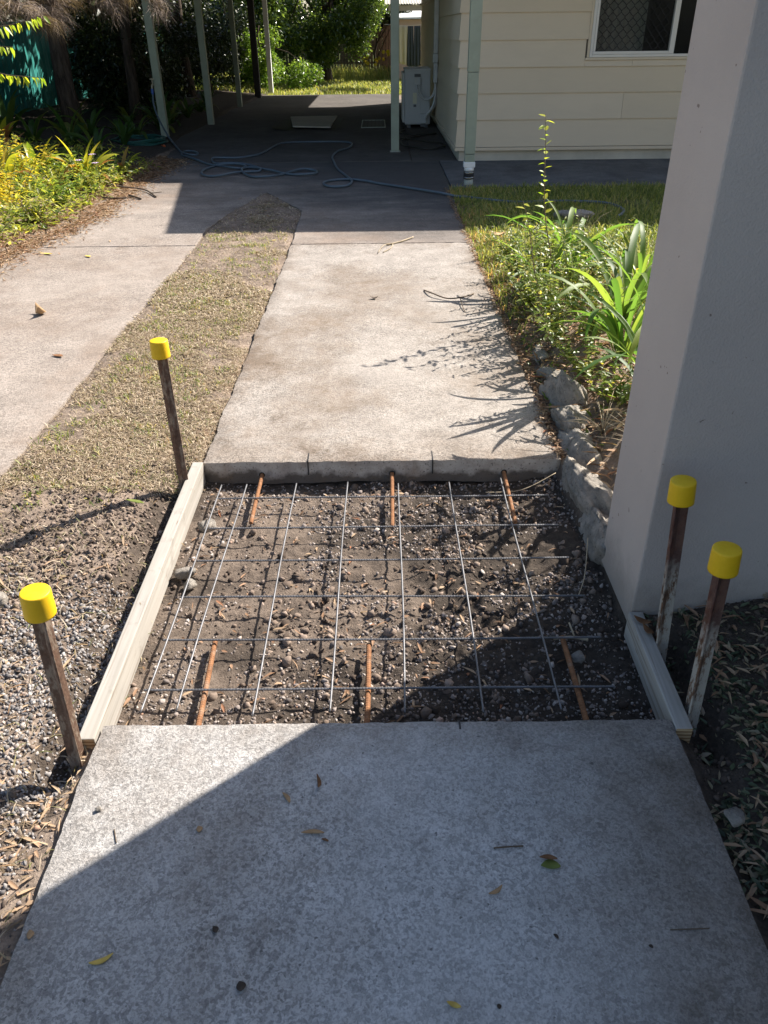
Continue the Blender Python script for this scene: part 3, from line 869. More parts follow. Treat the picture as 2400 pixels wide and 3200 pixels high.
MB().add(V, [(i, i + 1, nfold + 2 + i, nfold + 1 + i) for i in range(nfold)]).obj('curtain', M['curtain'], w_, True)

# ------------------------------------------------------------------ carport
cp = thing('carport', 'open carport with flat roof on thin pale green posts', 'carport', (0, 0, 0))
MB().box((-3.72, 11.45, 2.63), (.74, 25.2, 2.69)).obj('roof', M['roof'], cp)
MB().box((-3.70, 11.50, 2.50), (.70, 11.58, 2.628)).obj('beam', M['green'], cp)
MB().box((-3.30, 11.60, 2.45), (-3.20, 25.1, 2.628)).obj('beam', M['green'], cp)
for x, y, m_, w2 in [(-3.44, 13.8, 'green', .057), (-3.10, 15.95, 'green', .055), (-3.15, 19.8, 'green', .052), (-3.09, 22.5, 'dpost', .075), (-2.93, 24.0, 'white', .06)]:
    MB().box((x - w2, y - w2, -.05), (x + w2, y + w2, 2.448)).obj('post', M[m_], cp, bevel=.006)
pc = MB().box((.167, 11.85, .014), (.278, 11.95, 2.498)).obj('post', M['green'], cp, bevel=.006)
MB().box((.150, 11.835, .004), (.295, 11.965, .013)).obj('base_plate', M['pvc'], pc)

# ------------------------------------------------------------------ downpipe
dp = thing('downpipe', 'pale green rectangular downpipe in front of the house corner', 'downpipe', (.977, 9.14, 0))
def dpo(nm, mat, a, b, **k): return MB().box(a, b).obj(nm, M[mat], dp, **k)
dpo('pipe', 'green', (-.056, -.04, .31), (.056, .04, 1.078), bevel=.006)
dpo('pipe', 'green', (-.059, -.043, 1.080), (.059, .043, 2.90), bevel=.006)
dpo('pipe', 'green', (-.053, -.037, .225), (.053, .037, .307), bevel=.006)
dpo('adapter', 'white', (-.062, -.045, .178), (.062, .045, .232), bevel=.006)
MB().lathe([(.052, .140), (.052, .177)], 24).obj('adapter', M['white'], dp, True)
cpl = MB().lathe([(.050, .058), (.056, .060), (.056, .138), (.050, .140)], 28).obj('coupling', M['black'], dp)
for z in (.068, .120):
    MB().lathe([(.0575, z), (.0585, z + .002), (.0585, z + .011), (.0575, z + .013)], 28).obj('hose_clamp', M['steel'], cpl)
MB().lathe([(.05, -.05), (.05, .05), (.045, .057)], 24).obj('stub_pipe', M['pvc'], dp, True)

# ------------------------------------------------------------------ rendered wall on the right, plus an unseen return wing added to block sky light
wl_ = MB().prism([(.726, 1.772), (2.7, 1.772), (2.7, -7.0), (5.6, -7.0), (5.6, 2.106), (.726, 2.106)], -.06, 3.0).obj('rendered_wall', M['render'])
b = wl_.modifiers.new('bevel', 'BEVEL'); b.width = .006; b.segments = 2; b.limit_method = 'ANGLE'
tag(wl_, 'tall grey rendered masonry wall end beside the path', 'wall')

# ------------------------------------------------------------------ air conditioner
ac = thing('air_conditioner', 'grey outdoor air conditioner unit standing end on against the house', 'air conditioner', (.43, 15.0, 0))
MB().box((.02, 0, .05), (.455, .82, .885)).obj('casing', M['ac'], ac, bevel=.018)
MB().box((.01, -.004, .86), (.462, .83, .90)).obj('lid', M['ac'], ac, bevel=.015)
MB().box((.06, -.008, .08), (.29, -.002, .80)).obj('side_panel', M['ac'], ac, bevel=.006)
MB().box((-.02, .05, .08), (.018, .80, .84)).obj('fan_grille', M['ac'], ac, bevel=.01)
MB().box((.18, -.013, .775), (.286, -.009, .82)).obj('grip_recess', M['ac_dark'], ac)
MB().box((.18, -.045, .655), (.288, -.009, .765)).obj('terminal_cover', M['ac'], ac, bevel=.012)
MB().box((.155, -.0125, .375), (.225, -.009, .54)).obj('rating_sticker', M['cream'], ac)
MB().box((.168, -.0155, .325), (.215, -.009, .362)).obj('energy_sticker', M['ac_dark'], ac)
MB().box((.28, -.05, .07), (.40, -.002, .225)).obj('valve_cover', M['ac'], ac, bevel=.012)
MB().box((.29, -.03, .02), (.38, -.002, .066)).obj('valve_recess', M['ac_dark'], ac)
for x in (.06, .36): MB().box((x, .0, -.0), (x + .06, .8, .052)).obj('foot', M['ac_dark'], ac)
def curve_pts(P, n=8):
    out = []
    Q = [Vector(P[0])] + [Vector(p) for p in P] + [Vector(P[-1])]
    for i in range(1, len(Q) - 2):
        for k in range(n):
            t_ = k / n
            a, b_, c, d = Q[i - 1], Q[i], Q[i + 1], Q[i + 2]
            out.append(.5 * ((2 * b_) + (c - a) * t_ + (2 * a - 5 * b_ + 4 * c - d) * t_ ** 2 + (3 * b_ - a - 3 * c + d) * t_ ** 3))
    out.append(Q[-2])
    return out
MB().tube(curve_pts([(.222, -.03, .66), (.225, -.09, .59), (.275, -.10, .497), (.36, -.10, .445), (.45, -.10, .455), (.515, -.09, .535), (.535, -.07, .70)]), .014, 8).obj('cable', M['lag'], ac, True)
MB().tube(curve_pts([(.255, -.03, .66), (.262, -.08, .585), (.30, -.09, .515), (.37, -.09, .465), (.45, -.09, .475), (.50, -.08, .535), (.53, -.06, .70)]), .010, 8).obj('cable', M['lag'], ac, True)
MB().tube(curve_pts([(.545, -.10, .80), (.552, -.10, .62), (.535, -.10, .42), (.49, -.10, .31), (.40, -.08, .20), (.37, -.06, .15)]), .024, 10).obj('pipe', M['lag'], ac, True)
MB().tube(curve_pts([(.53, -.14, .72), (.53, -.14, .52), (.50, -.14, .37), (.45, -.13, .28), (.39, -.10, .205), (.36, -.07, .19)]), .018, 10).obj('pipe', M['lag'], ac, True)
du = thing('pipe_duct', 'pale vertical pipe duct on the house wall above the air conditioner', 'pipe duct', (.984, 14.75, 0))
MB().box((-.075, -.05, 1.12), (-.002, .05, 2.75)).obj('duct_cover', M['lag'], du, bevel=.01)
MB().box((-.085, -.06, .99), (-.002, .06, 1.118)).obj('joint_cover', M['lag'], du, bevel=.01)
MB().box((-.07, -.045, .70), (-.002, .045, .988)).obj('duct_cover', M['lag'], du, bevel=.01)

# ------------------------------------------------------------------ back of the yard
fe = thing('paling_fence', 'old dark timber paling fence at the far end of the lawn', 'fence', (0, 33.0, 0))
x = -9.0
px_ = []
while x < 7:
    w2 = random.uniform(.095, .105)
    px_.append((x, w2, random.uniform(1.62, 1.68)))
    x += w2 + .012
for x, w2, hh in px_:
    if -4.2 < x < 2.5:
        MB().box((x, random.uniform(-.006, .006), .02), (x + w2, .02, hh)).obj('paling', M['fence'], fe)
rest = MB()
for x, w2, hh in px_:
    if not -4.2 < x < 2.5: rest.box((x, 0, .02), (x + w2, .02, hh))
tag(rest.obj('palings', M['fence'], fe), kind='stuff')
for z in (.4, 1.3): MB().box((-9, .022, z), (7, .06, z + .07)).obj('rail', M['fence'], fe)

tf = thing('corrugated_fence', 'teal corrugated metal boundary fence behind the dark tree trunks', 'fence', (-7.0, 8.0, 0))
n = 420
prof = [(.018 * (1 if (k % 6) < 3 else -1) * (0.6 if k % 3 == 1 else 1), k * .06) for k in range(n)]
V = [(a, b_, .03) for a, b_ in prof] + [(a, b_, 1.62) for a, b_ in prof]
MB().add(V, [(i, n + i, n + i + 1, i + 1) for i in range(n - 1)]).obj('sheet', M['teal'], tf)
MB().box((-.03, 0, 1.622), (.04, 25.2, 1.66)).obj('top_rail', M['teal'], tf)
for k in range(11): MB().box((-.08, k * 2.4, 0), (-.03, k * 2.4 + .05, 1.66)).obj('post', M['teal'], tf)

shd = thing('garden_shed', 'pink walled garden shed with white roof edge behind the clothes', 'shed', (.55, 30.0, 0))
MB().box((0, 0, 0), (2.6, 2.2, 1.74)).obj('wall', M['shed'], shd)
MB().add(*roof_plane([(-.12, -.15, 1.745), (2.75, -.15, 1.765), (2.75, 2.35, 1.98), (-.12, 2.35, 1.96)], .05)).obj('roof', M['white'], shd)
MB().box((1.0, -.03, .02), (1.75, -.003, 1.6)).obj('door', M['shed'], shd)
pat = thing('patio_cover', 'small patio roof of corrugated sheet behind the carport', 'patio roof', (0, 25.6, 0))
MB().box((.30, 0, 1.90), (1.60, .09, 2.03)).obj('beam', M['plinth'], pat)
MB().box((1.30, 0, 0), (1.40, .09, 1.898)).obj('post', M['dpost'], pat)
nn = 60
V = [(.2 + k * .025, -.1, 2.06 + .014 * math.sin(k * 2.1)) for k in range(nn)] + [(.2 + k * .025, 1.9, 2.35 + .014 * math.sin(k * 2.1)) for k in range(nn)]
MB().add(V, [(i, i + 1, nn + i + 1, nn + i) for i in range(nn - 1)]).obj('roof_sheet', M['poly'], pat, True)
ln = MB().tube([(.2, 28, 1.60), (.9, 28, 1.555), (1.7, 28, 1.60)], .004, 5).obj('clothes_line', M['white'])
tag(ln, 'thin clothes line strung in front of the shed', 'clothes line')
def cloth(name, label, x0, x1, z0, z1, mat, group=None, seed=0, flare=0.0):
    nx_, nz_ = 26, 14
    V, Fq = [], []
    for j in range(nz_ + 1):
        for i in range(nx_ + 1):
            u_, v_ = i / nx_, j / nz_
            xx = x0 + (x1 - x0) * u_ + (u_ - .5) * flare * (1 - v_)
            V.append((xx, 28 + .03 * math.sin(u_ * 13 + seed + v_) * (1.2 - v_), z0 + (z1 - z0) * v_ + .02 * math.sin(u_ * 5 + seed) * (1 - v_)))
    for j in range(nz_):
        for i in range(nx_):
            a = j * (nx_ + 1) + i
            Fq.append((a, a + 1, a + nx_ + 2, a + nx_ + 1))
    o = MB().add(V, Fq).obj(name, mat, smooth=True)
    so = o.modifiers.new('solid', 'SOLIDIFY'); so.thickness = .006
    return tag(o, label, 'laundry', group)
cloth('hanging_sheet', 'cream sheet hanging on the line beside the centre post', .60, .91, .55, 1.56, M['cloth_c'], 'washing on the line', 1)
cloth('hanging_trousers', 'dark grey trouser leg hanging next to the cream sheet', .915, 1.09, .48, 1.55, M['cloth_g'], 'washing on the line', 2, .05)
cloth('hanging_trousers', 'dark grey cloth hanging furthest right on the line', 1.115, 1.31, .47, 1.55, M['cloth_g'], 'washing on the line', 3, .04)
#PART3
# ================================================================== OBJECTS ON THE JOB
# ---- formwork timbers
def timber_piece(label, x_far, y_far, x_near, y_near, w=.042, h=.094, ztop=.003):
    L = math.hypot(x_far - x_near, y_far - y_near)
    V = [(-w / 2, 0, -h), (w / 2, 0, -h), (w / 2, L, -h), (-w / 2, L, -h), (-w / 2, 0, 0), (w / 2, 0, 0), (w / 2, L, 0), (-w / 2, L, 0)]
    o = MB().add(V, [(0, 3, 2, 1), (4, 5, 6, 7), (0, 1, 5, 4), (1, 2, 6, 5), (2, 3, 7, 6), (3, 0, 4, 7)]).obj('formwork_timber', M['timber'])
    o.data.materials.append(M['endgrain'])
    o.data.polygons[2].material_index = 1
    o.data.polygons[4].material_index = 1
    b = o.modifiers.new('bevel', 'BEVEL'); b.width = .003; b.segments = 2
    o.location = (x_near, y_near, ztop)
    o.rotation_euler = (0, 0, -math.atan2(x_far - x_near, y_far - y_near))
    return tag(o, label, 'timber', 'formwork timbers beside the pit')
timber_piece('long pale formwork timber along the left side of the pit', -.738, 2.725, -.730, 1.305)
timber_piece('short weathered formwork timber on the right between wall and slab', .737, 1.768, .731, 1.318, ztop=.0)

# ---- star pickets
def picket(label, x, y, ztop, lean, yaw, mat, zbase=-.3, hot=0):
    t_ = thing('star_picket', label, 'star picket', (x, y, 0), (lean[0], lean[1], 0), 'star pickets with yellow caps')
    P = []
    fl, th = .0215, .0045
    for k in range(3):
        a = 2 * PI * k / 3
        c, s_ = math.cos(a), math.sin(a)
        L_ = fl if k else fl * 1.25
        P += [(c * L_ + s_ * th / 2, s_ * L_ - c * th / 2), (c * L_ - s_ * th / 2, s_ * L_ + c * th / 2)]
        am = a + PI / 3
        P.append((math.cos(am) * th * .75, math.sin(am) * th * .75))
    cy_, sy_ = math.cos(yaw), math.sin(yaw)
    P = [(px * cy_ - py * sy_, px * sy_ + py * cy_) for px, py in P]
    MB().prism(P, zbase, ztop - .006).obj('post', M[mat], t_, bevel=.0012)
    h = MB()
    a = 0
    zz = ztop - .10
    k = 0
    while zz > -.02:
        for sgn in (1, -1):
            c_ = .016
            ring = [(c_ + .0032 * math.cos(2 * PI * i / 10), sgn * (th / 2 + .0006), zz + .0036 * math.sin(2 * PI * i / 10)) for i in range(10)]
            h.add(ring, [tuple(range(10)) if sgn < 0 else tuple(range(9, -1, -1))])
        zz -= .062
    h.obj('bolt_holes', M['black'], t_, rot=(0, 0, yaw))
    pr = [(.0325, -.060), (.0326, -.057), (.0319, -.030), (.0313, -.0050), (.0309, -.0026), (.0300, -.0009), (.0285, 0), (.012, .0005), (.003, .0006)]
    cp_ = MB().lathe(pr, 40).obj('cap', M['cap'], t_, True, loc=(.001, 0, ztop))
    return t_
picket('rusty star picket with yellow cap at the far left corner of the pit', -.768, 2.583, .556, (.0, -.006, 0), 2.2, 'picket')
picket('star picket with yellow cap in the gravel, nearest on the left', -.744, 1.274, .480, (.0, .042, 0), -.95, 'picket')
picket('white and rust star picket nearest the rendered wall on the right', .774, 1.648, .512, (-.0, -.072, 0), -2.3, 'picket_w')
picket('red and white star picket standing at the near end of the right timber', .776, 1.395, .483, (-.0, -.045, 0), -2.2, 'picket_w')

# ---- reinforcing mesh
mesh_t = thing('reinforcing_mesh', 'welded steel reinforcing mesh lying over the pit', 'steel mesh', (0, 0, -.05))
def ribbed(P0, P1, r, pitch, n=7, amp=.12, wav=.002, helix=True):
    P0, P1 = Vector(P0), Vector(P1)
    L_ = (P1 - P0).length
    d = (P1 - P0) / L_
    side = Vector((-d.y, d.x, 0))
    m_ = max(2, int(L_ / pitch)) * 2
    pts, rad = [], []
    ph = random.uniform(0, 6)
    for k in range(m_ + 1):
        t_ = k / m_
        pts.append(P0 + d * L_ * t_ + side * wav * math.sin(t_ * 5 + ph) + Vector((0, 0, wav * .7 * math.sin(t_ * 4 + ph * 2))))
        rad.append(r * (1 + (amp if k % 2 else -amp * .3)))
    rad[0] *= .9; rad[-1] *= .9
    return MB().tube(pts, rad, n)
longs = [(-.629, 2.624, -.639, 1.438), (-.536, 2.628, -.547, 1.441), (-.340, 2.626, -.348, 1.420), (-.139, 2.633, -.148, 1.432), (.061, 2.62, .050, 1.426), (.260, 2.627, .253, 1.423), (.464, 2.653, .454, 1.428)]
for a, b_, c, d in longs:
    ribbed((c, d, .004), (a, b_, .004), .0030, .03, 8, .02, .0025).obj('long_bar', M['wire'], mesh_t, True)
cross = [(-.634, 2.529, .629, 2.532), (-.628, 2.324, .626, 2.321), (-.630, 2.122, .621, 2.118), (-.645, 1.926, .630, 1.915), (-.650, 1.725, .631, 1.716), (-.654, 1.525, .619, 1.517)]
for a, b_, c, d in cross:
    ribbed((a, b_, -.003), (c, d, -.003), .0032, .0085, 7, .16, .0015).obj('cross_bar', M['wire'], mesh_t)

# ---- dowels
dow = [('rusty dowel bar in the far slab face, left of three', -.488, 2.78, -.484, 2.372, -.060), ('rusty dowel bar in the middle of the far slab face', .037, 2.78, .031, 2.338, -.060),
       ('rusty dowel bar in the far slab face nearest the rocks', .487, 2.78, .478, 2.356, -.060), ('rusty dowel bar from the near slab by the left timber', -.482, 1.31, -.501, 1.742, -.066),
       ('rusty dowel bar from the middle of the near slab edge', -.050, 1.31, -.047, 1.716, -.066), ('dull brown dowel bar from the near slab on the shaded right', .517, 1.31, .524, 1.74, -.066)]
for k, (lab, x0, y0, x1, y1, z) in enumerate(dow):
    o = ribbed((x0, y0, z), (x1, y1, z - .004), .0074, .0085, 10, .11, .0005).obj('dowel_bar', M['dowel'])
    tag(o, lab, 'steel bar', 'rusty dowel bars tying the slabs')
    if k < 3:
        ring = [(x0 + .0125 * math.cos(2 * PI * i / 16), 2.7248, z + .0125 * math.sin(2 * PI * i / 16)) for i in range(16)]
        MB().add(ring, [tuple(range(16))]).obj('drill_hole', M['black'], o)

# ---- rocks
def ico_rock(seed, n=3, rough=.22):
    import bmesh
    bm = bmesh.new()
    bmesh.ops.create_icosphere(bm, subdivisions=n, radius=1)
    V = np.array([v.co[:] for v in bm.verts]); Fc = np.array([[v.index for v in f.verts] for f in bm.faces])
    bm.free()
    r_ = np.random.default_rng(seed)
    # facet the ball with random cutting planes, then roughen
    for _ in range(12):
        nrm = r_.normal(size=3); nrm /= np.linalg.norm(nrm)
        d = r_.uniform(.42, .80)
        s_ = V @ nrm
        V = V - np.where(s_ > d, (s_ - d) * .85, 0)[:, None] * nrm
    V = np.sign(V) * np.abs(V) ** np.array([.8, .62, .8])
    V = V * (1 + rough * .55 * (fbm(V[:, 0] * 2 + V[:, 2], V[:, 1] * 2 - V[:, 2], 1.6, 3, seed)))[:, None]
    for fq, am in ((3.2, .10), (7.5, .05), (17., .022)):
        k_ = fbm(V[:, 0] * fq + V[:, 2] * fq * .8 + seed, V[:, 1] * fq - V[:, 2] * fq * .6, 1.0, 2, seed + fq)
        V = V * (1 + am * np.where(k_ > 0, k_, k_ * 1.6))[:, None]
    return V, Fc
def rock(label, x, y, z, sx, sy, sz, yaw, seed, mat='rock', nm='edging_rock', group='rocks edging the garden bed', cat='rock'):
    V, Fc = ico_rock(seed, 5 if nm == 'edging_rock' else 3)
    V = V * np.array([sx, sy, sz])
    o = link(nm, mesh_np(nm, V, Fc, M[mat], smooth=True), None, (x, y, z), (random.uniform(-.1, .1), random.uniform(-.1, .1), yaw))
    return tag(o, label, cat, group)
rock('long pale edging rock beside the far slab corner', .800, 2.79, -.04, .085, .26, .135, .10, 11)
rock('pale rock tip at the far end of the long pale rock', .820, 3.03, .0, .075, .15, .085, .2, 12)
rock('middle edging rock between the pale one and the wall', .778, 2.47, -.05, .085, .24, .135, .06, 26)
rock('grey edging rock with rough face next to the rendered wall', .765, 2.22, -.07, .080, .22, .130, .04, 13)
rock('broad upright grey rock half hidden in the weeds', .840, 3.28, .0, .09, .23, .14, .08, 15)
rock('brown rounded rock behind the broad grey rock', .835, 3.56, .0, .07, .14, .075, .2, 16)
rock('mossy rock at the weedy path edge farthest back', .84, 3.84, -.01, .06, .16, .05, .0, 17)
rock('pale pebble sitting in the shaded corner of the pit', .555, 1.66, -.075, .022, .018, .018, .4, 18, nm='loose_stone', group='loose stones', cat='stone')
rock('flat buff stone beside the left timber', -.655, 2.385, -.085, .042, .030, .024, .5, 19, nm='loose_stone', group='loose stones', cat='stone')
rock('buff broken stone under the mesh near the left timber', -.665, 2.09, -.08, .040, .028, .026, .2, 20, nm='loose_stone', group='loose stones', cat='stone')
rock('second buff broken stone just past the other under the mesh', -.640, 2.03, -.085, .028, .022, .02, 1.0, 21, nm='loose_stone', group='loose stones', cat='stone')
rock('brown block of stone at the left edge of the gravel', -1.19, 1.86, .0, .045, .035, .028, .4, 22, nm='loose_stone', group='loose stones', cat='stone')
rock('small white pebble on the sunlit corner of the near slab', -.636, 1.105, .005, .008, .007, .006, .4, 23, nm='loose_stone', group='loose stones', cat='stone')
rock('grey stone at the right edge of the near slab', .755, 1.07, .0, .026, .02, .016, .4, 24, nm='loose_stone', group='loose stones', cat='stone')
rock('long flat rock lying in the shaded grass by the hose', 1.76, 7.28, .03, .20, .07, .05, .05, 25, group=None)

# ---- gravel, clods
def stone_templates(n, seed, flat=.75):
    out = []
    import bmesh
    bm = bmesh.new(); bmesh.ops.create_icosphere(bm, subdivisions=1, radius=1)
    V0 = np.array([v.co[:] for v in bm.verts]); F0 = np.array([[v.index for v in f.verts] for f in bm.faces]); bm.free()
    r_ = np.random.default_rng(seed)
    for k in range(n):
        V = V0 * (1 + r_.normal(0, .07, (len(V0), 1)))
        for _ in range(6):
            nrm = r_.normal(size=3); nrm /= np.linalg.norm(nrm)
            d = r_.uniform(.22, .62); s_ = V @ nrm
            V = V - np.where(s_ > d, (s_ - d) * 1.0, 0)[:, None] * nrm
        out.append((V * np.array([1, r_.uniform(.6, .95), r_.uniform(.5, flat)]), F0))
    return out
ST = stone_templates(9, 5)
def rand_rot(n, tilt=PI): return rot_mats(rng.uniform(-tilt, tilt, n), rng.uniform(-tilt, tilt, n), rng.uniform(0, 2 * PI, n))
def sample(n, x0, x1, y0, y1, prob):
    x = rng.uniform(x0, x1, n); y = rng.uniform(y0, y1, n)
    k = rng.random(n) < prob(x, y)
    return x[k], y[k]
def lay(name, tmpl, x, y, size, lift, mat, tilt, var=None, sc=None, kind='stuff', smooth=False):
    n = len(x)
    p = np.stack([x, y, gz(x, y) + size * lift], 1)
    s_ = np.repeat(size[:, None], 3, 1) if sc is None else sc
    return tag(link(name, scatter(name, tmpl, p, rand_rot(n, tilt), s_, M[mat], var, smooth)), kind=kind)
def inpit(x, y): return pit_mask(x, y) > .6
x, y = sample(17000, -.71, .73, 1.36, 2.72, lambda x, y: inpit(x, y) * np.clip(.02 + .9 * sstep(.0, .4, fbm(x, y, 5, 3, 31.)) + .7 * (1 - sstep(1.5, 1.85, y)) * (x > -.45) + .6 * sstep(2.35, 2.6, y), 0, 1))
lay('pit_gravel', ST, x, y, np.clip(rng.lognormal(-5.12, .42, len(x)), .0025, .018), -.05, 'gravel_p', PI)
x, y = sample(12000, -.71, .72, 1.36, 2.72, lambda x, y: inpit(x, y) * np.clip(.15 + sstep(-.2, .3, fbm(x, y, 4, 3, 35.)), 0, 1) * (.3 + .7 * sstep(-.6, -.1, x)))
lay('pit_soil_clods', ST, x, y, np.clip(rng.lognormal(-5.35, .72, len(x)), .002, .030), -.05, 'clod', PI)
def gleft(x, y): return (x < -.765) * np.clip((1 - sstep(1.80, 2.05, y + .15 * fbm(x, y, 5, 3, 41.))) * (.45 + .55 * sstep(1.05, 1.3, y)) * (.45 + .75 * sstep(-.35, .2, fbm(x, y, 4, 3, 42.))), 0, 1)
x, y = sample(27000, -1.6, -.76, .55, 2.2, gleft)
lay('path_side_gravel', ST, x, y, np.clip(rng.lognormal(-5.05, .36, len(x)), .0035, .014), .10, 'gravel', PI)
x, y = sample(14000, -1.5, -.75, .9, 2.75, lambda x, y: (x < -.765) * np.clip(np.exp(-((x + 1.0) / .35) ** 2 - ((y - 2.1) / .35) ** 2) * 1.2 + .22, 0, 1))
lay('soil_clods', ST, x, y, np.clip(rng.lognormal(-5.15, .5, len(x)), .003, .018), .15, 'clod', PI)
x, y = sample(5000, -1.3, -.708, .3, 1.25, lambda x, y: .35 + .6 * sstep(-.2, .3, fbm(x, y, 6, 3, 91.)))
lay('edge_grit', ST, x, y, np.clip(rng.lognormal(-5.5, .55, len(x)), .002, .012), .1, 'gravel_p', PI)
x, y = sample(2500, .72, 1.3, 1.15, 1.8, lambda x, y: .7 * (x > .75))
lay('trench_soil_clods', ST, x, y, np.clip(rng.lognormal(-5.2, .5, len(x)), .003, .015), .15, 'clod', PI, rng.random(len(x)) * .5)

# ---- grass, litter, ground cover
BL = [(np.array([(-.5, 0, 0), (.5, 0, 0), (-.42, .5, .10 + b_), (.42, .5, .10 + b_), (0, 1, b_ * .6)]), np.array([(0, 1, 3), (0, 3, 2), (2, 3, 4)])) for b_ in (.0, .12, .22)]
LF = [(np.array([(0, 0, 0), (-.5, .30, .06), (.5, .30, .06), (-.38, .66, .03 - c), (.38, .66, .03 - c), (0, 1, -.04 - 2 * c), (0, .30, 0), (0, .66, -.02 - c)]),
       np.array([(0, 6, 1), (0, 2, 6), (1, 6, 7), (1, 7, 3), (6, 2, 4), (6, 4, 7), (3, 7, 5), (7, 4, 5)])) for c in (0, .06, .14)]
def blades(name, x, y, L_, w_, mat, tilt=(.1, .7), var=None, z=None, tm=BL, lift=.002):
    n = len(x)
    rot = rot_mats(rng.uniform(tilt[0], tilt[1], n), rng.uniform(-.35, .35, n), rng.uniform(0, 2 * PI, n))
    zz = (gz(x, y) if z is None else z) + lift
    sc = np.stack([w_, L_, L_], 1)
    return tag(link(name, scatter(name, tm, np.stack([x, y, zz], 1), rot, sc, M[mat], var)), kind='stuff')
def strip_ok(x, y):
    lx = np.where(y < 7.03, -1.482, np.interp(y, [7.03, 7.35, 8.8], [-1.51, -1.475, -1.205]))
    rx = np.where(y < 6.43, -.722, np.interp(y, [6.43, 7.79, 8.8], [-.722, -.745, -1.20]))
    return (x > lx - .02 + .01 * fbm(y, y * 0, 9, 2, 50.)) & (x < rx + .012 * fbm(y, y * 0, 11, 2, 51.)) & (y < 8.8)
def strip_p(x, y):
    bare = sstep(-.14, .14, fbm(x, y, 2.6, 4, 55.) + .35 * sstep(5.4, 6.2, y))
    return strip_ok(x, y) * sstep(2.0, 2.7, y + .25 * fbm(x, y, 3, 3, 9.0) - .35 * (x + 1.1)) * (1 - .92 * bare)
x, y = sample(60000, -1.6, -.70, 1.9, 4.6, strip_p)
n = len(x)
blades('dry_grass', x, y, rng.uniform(.012, .034, n), rng.uniform(.0020, .0042, n), 'straw', (-.08, .28), np.clip(rng.random(n) * .70 + .28 * (rng.random(n) < .22) , 0, 1))
x, y = sample(52000, -1.6, -.70, 4.5, 8.8, strip_p)
n = len(x)
blades('dry_grass', x, y, rng.uniform(.016, .042, n), rng.uniform(.0035, .0065, n), 'straw', (-.05, .3), np.clip(rng.random(n) * .75 + .25 * (rng.random(n) < .2), 0, 1))
# green tufts through the dry strip
def tufts(name, cx, cy, per, spread, L_, w_, mat, tilt=(.4, 1.3)):
    n = len(cx) * per
    x = np.repeat(cx, per) + rng.normal(0, spread, n); y = np.repeat(cy, per) + rng.normal(0, spread, n)
    return blades(name, x, y, rng.uniform(L_ * .5, L_, n), rng.uniform(w_ * .6, w_, n), mat, tilt)
x, y = sample(520, -1.45, -.76, 2.4, 7.0, lambda x, y: strip_ok(x, y) * (.25 + .75 * sstep(0, .3, fbm(x, y, 3, 2, 58.))))
tufts('green_grass_tufts', x, y, 12, .022, .038, .005, 'grass', (.1, .9))
# litter of narrow leaves in the gravel lower left and along the edges
x, y = sample(2600, -1.7, -.70, .35, 2.2, lambda x, y: (x < -.712) * np.clip(.12 + .9 * (1 - sstep(.95, 1.35, y)), 0, 1))
n = len(x)
blades('leaf_litter', x, y, rng.uniform(.012, .055, n), rng.uniform(.003, .010, n), 'litter', (-.1, .35), .55 + .33 * rng.random(n), tm=LF, lift=.004)
x, y = sample(15000, -1.7, -.70, .35, 2.3, lambda x, y: (x < -.712) * np.clip(.18 + .8 * (1 - sstep(.85, 1.2, y)) * sstep(-.2, .2, fbm(x, y, 4, 2, 61.)), 0, 1))
n = len(x)
blades('dry_grass', x, y, rng.uniform(.02, .05, n), rng.uniform(.0022, .004, n), 'straw', (.0, .6))
x, y = sample(420, -.7, .72, 1.4, 2.7, lambda x, y: inpit(x, y) * .8)
n = len(x)
blades('leaf_litter', x, y, rng.uniform(.015, .05, n), rng.uniform(.003, .010, n), 'litter', (-.1, .3), None, tm=LF, lift=.006)
# orange litter along the left bed edge
yy = rng.uniform(5, 11.4, 15000); xx = left_edge(yy) + rng.normal(.0, .13, 15000) - .02
k = xx > left_edge(yy) - .5
xx, yy = xx[k], yy[k]; n = len(xx)
zz = np.where(xx > left_edge(yy), .004, gz(xx, yy))
blades('leaf_litter', xx, yy, rng.uniform(.02, .06, n), rng.uniform(.006, .014, n), 'litter', (-.1, .3), None, z=zz, tm=LF)
# right edge: litter and soil crumbs on the concrete edge
yy = rng.uniform(2.75, 8.9, 9000); xx = right_edge(yy) + np.abs(rng.normal(0, .10, 9000)) - .03 * rng.random(9000) ** 2
n = len(xx)
zz = np.where(xx < .722, .004, gz(xx, yy))
blades('leaf_litter', xx, yy, rng.uniform(.012, .04, n), rng.uniform(.004, .010, n), 'litter', (-.1, .4), None, z=zz, tm=LF)
yy = rng.uniform(2.75, 4.9, 1800); xx = .712 + np.abs(rng.normal(0, .035, 1800)) - .10 * rng.random(1800) ** 5 * (fbm(yy, yy * 0, 4, 2, 71.) > 0)
p_ = np.stack([xx, yy, np.where(xx < .718, .003, gz(xx, yy))], 1)
tag(link('edge_soil_crumbs', scatter('edge_soil_crumbs', ST, p_, rand_rot(1800), np.clip(rng.lognormal(-5.8, .5, 1800), .002, .009), M['clod'], rng.random(1800))), kind='stuff')
x, y = sample(5200, .74, 2.2, 2.12, 5.2, lambda x, y: (x > .80) * .9)
n = len(x)
blades('leaf_litter', x, y, rng.uniform(.03, .10, n), rng.uniform(.006, .018, n), 'litter', (-.15, .5), None, tm=LF, lift=.008)
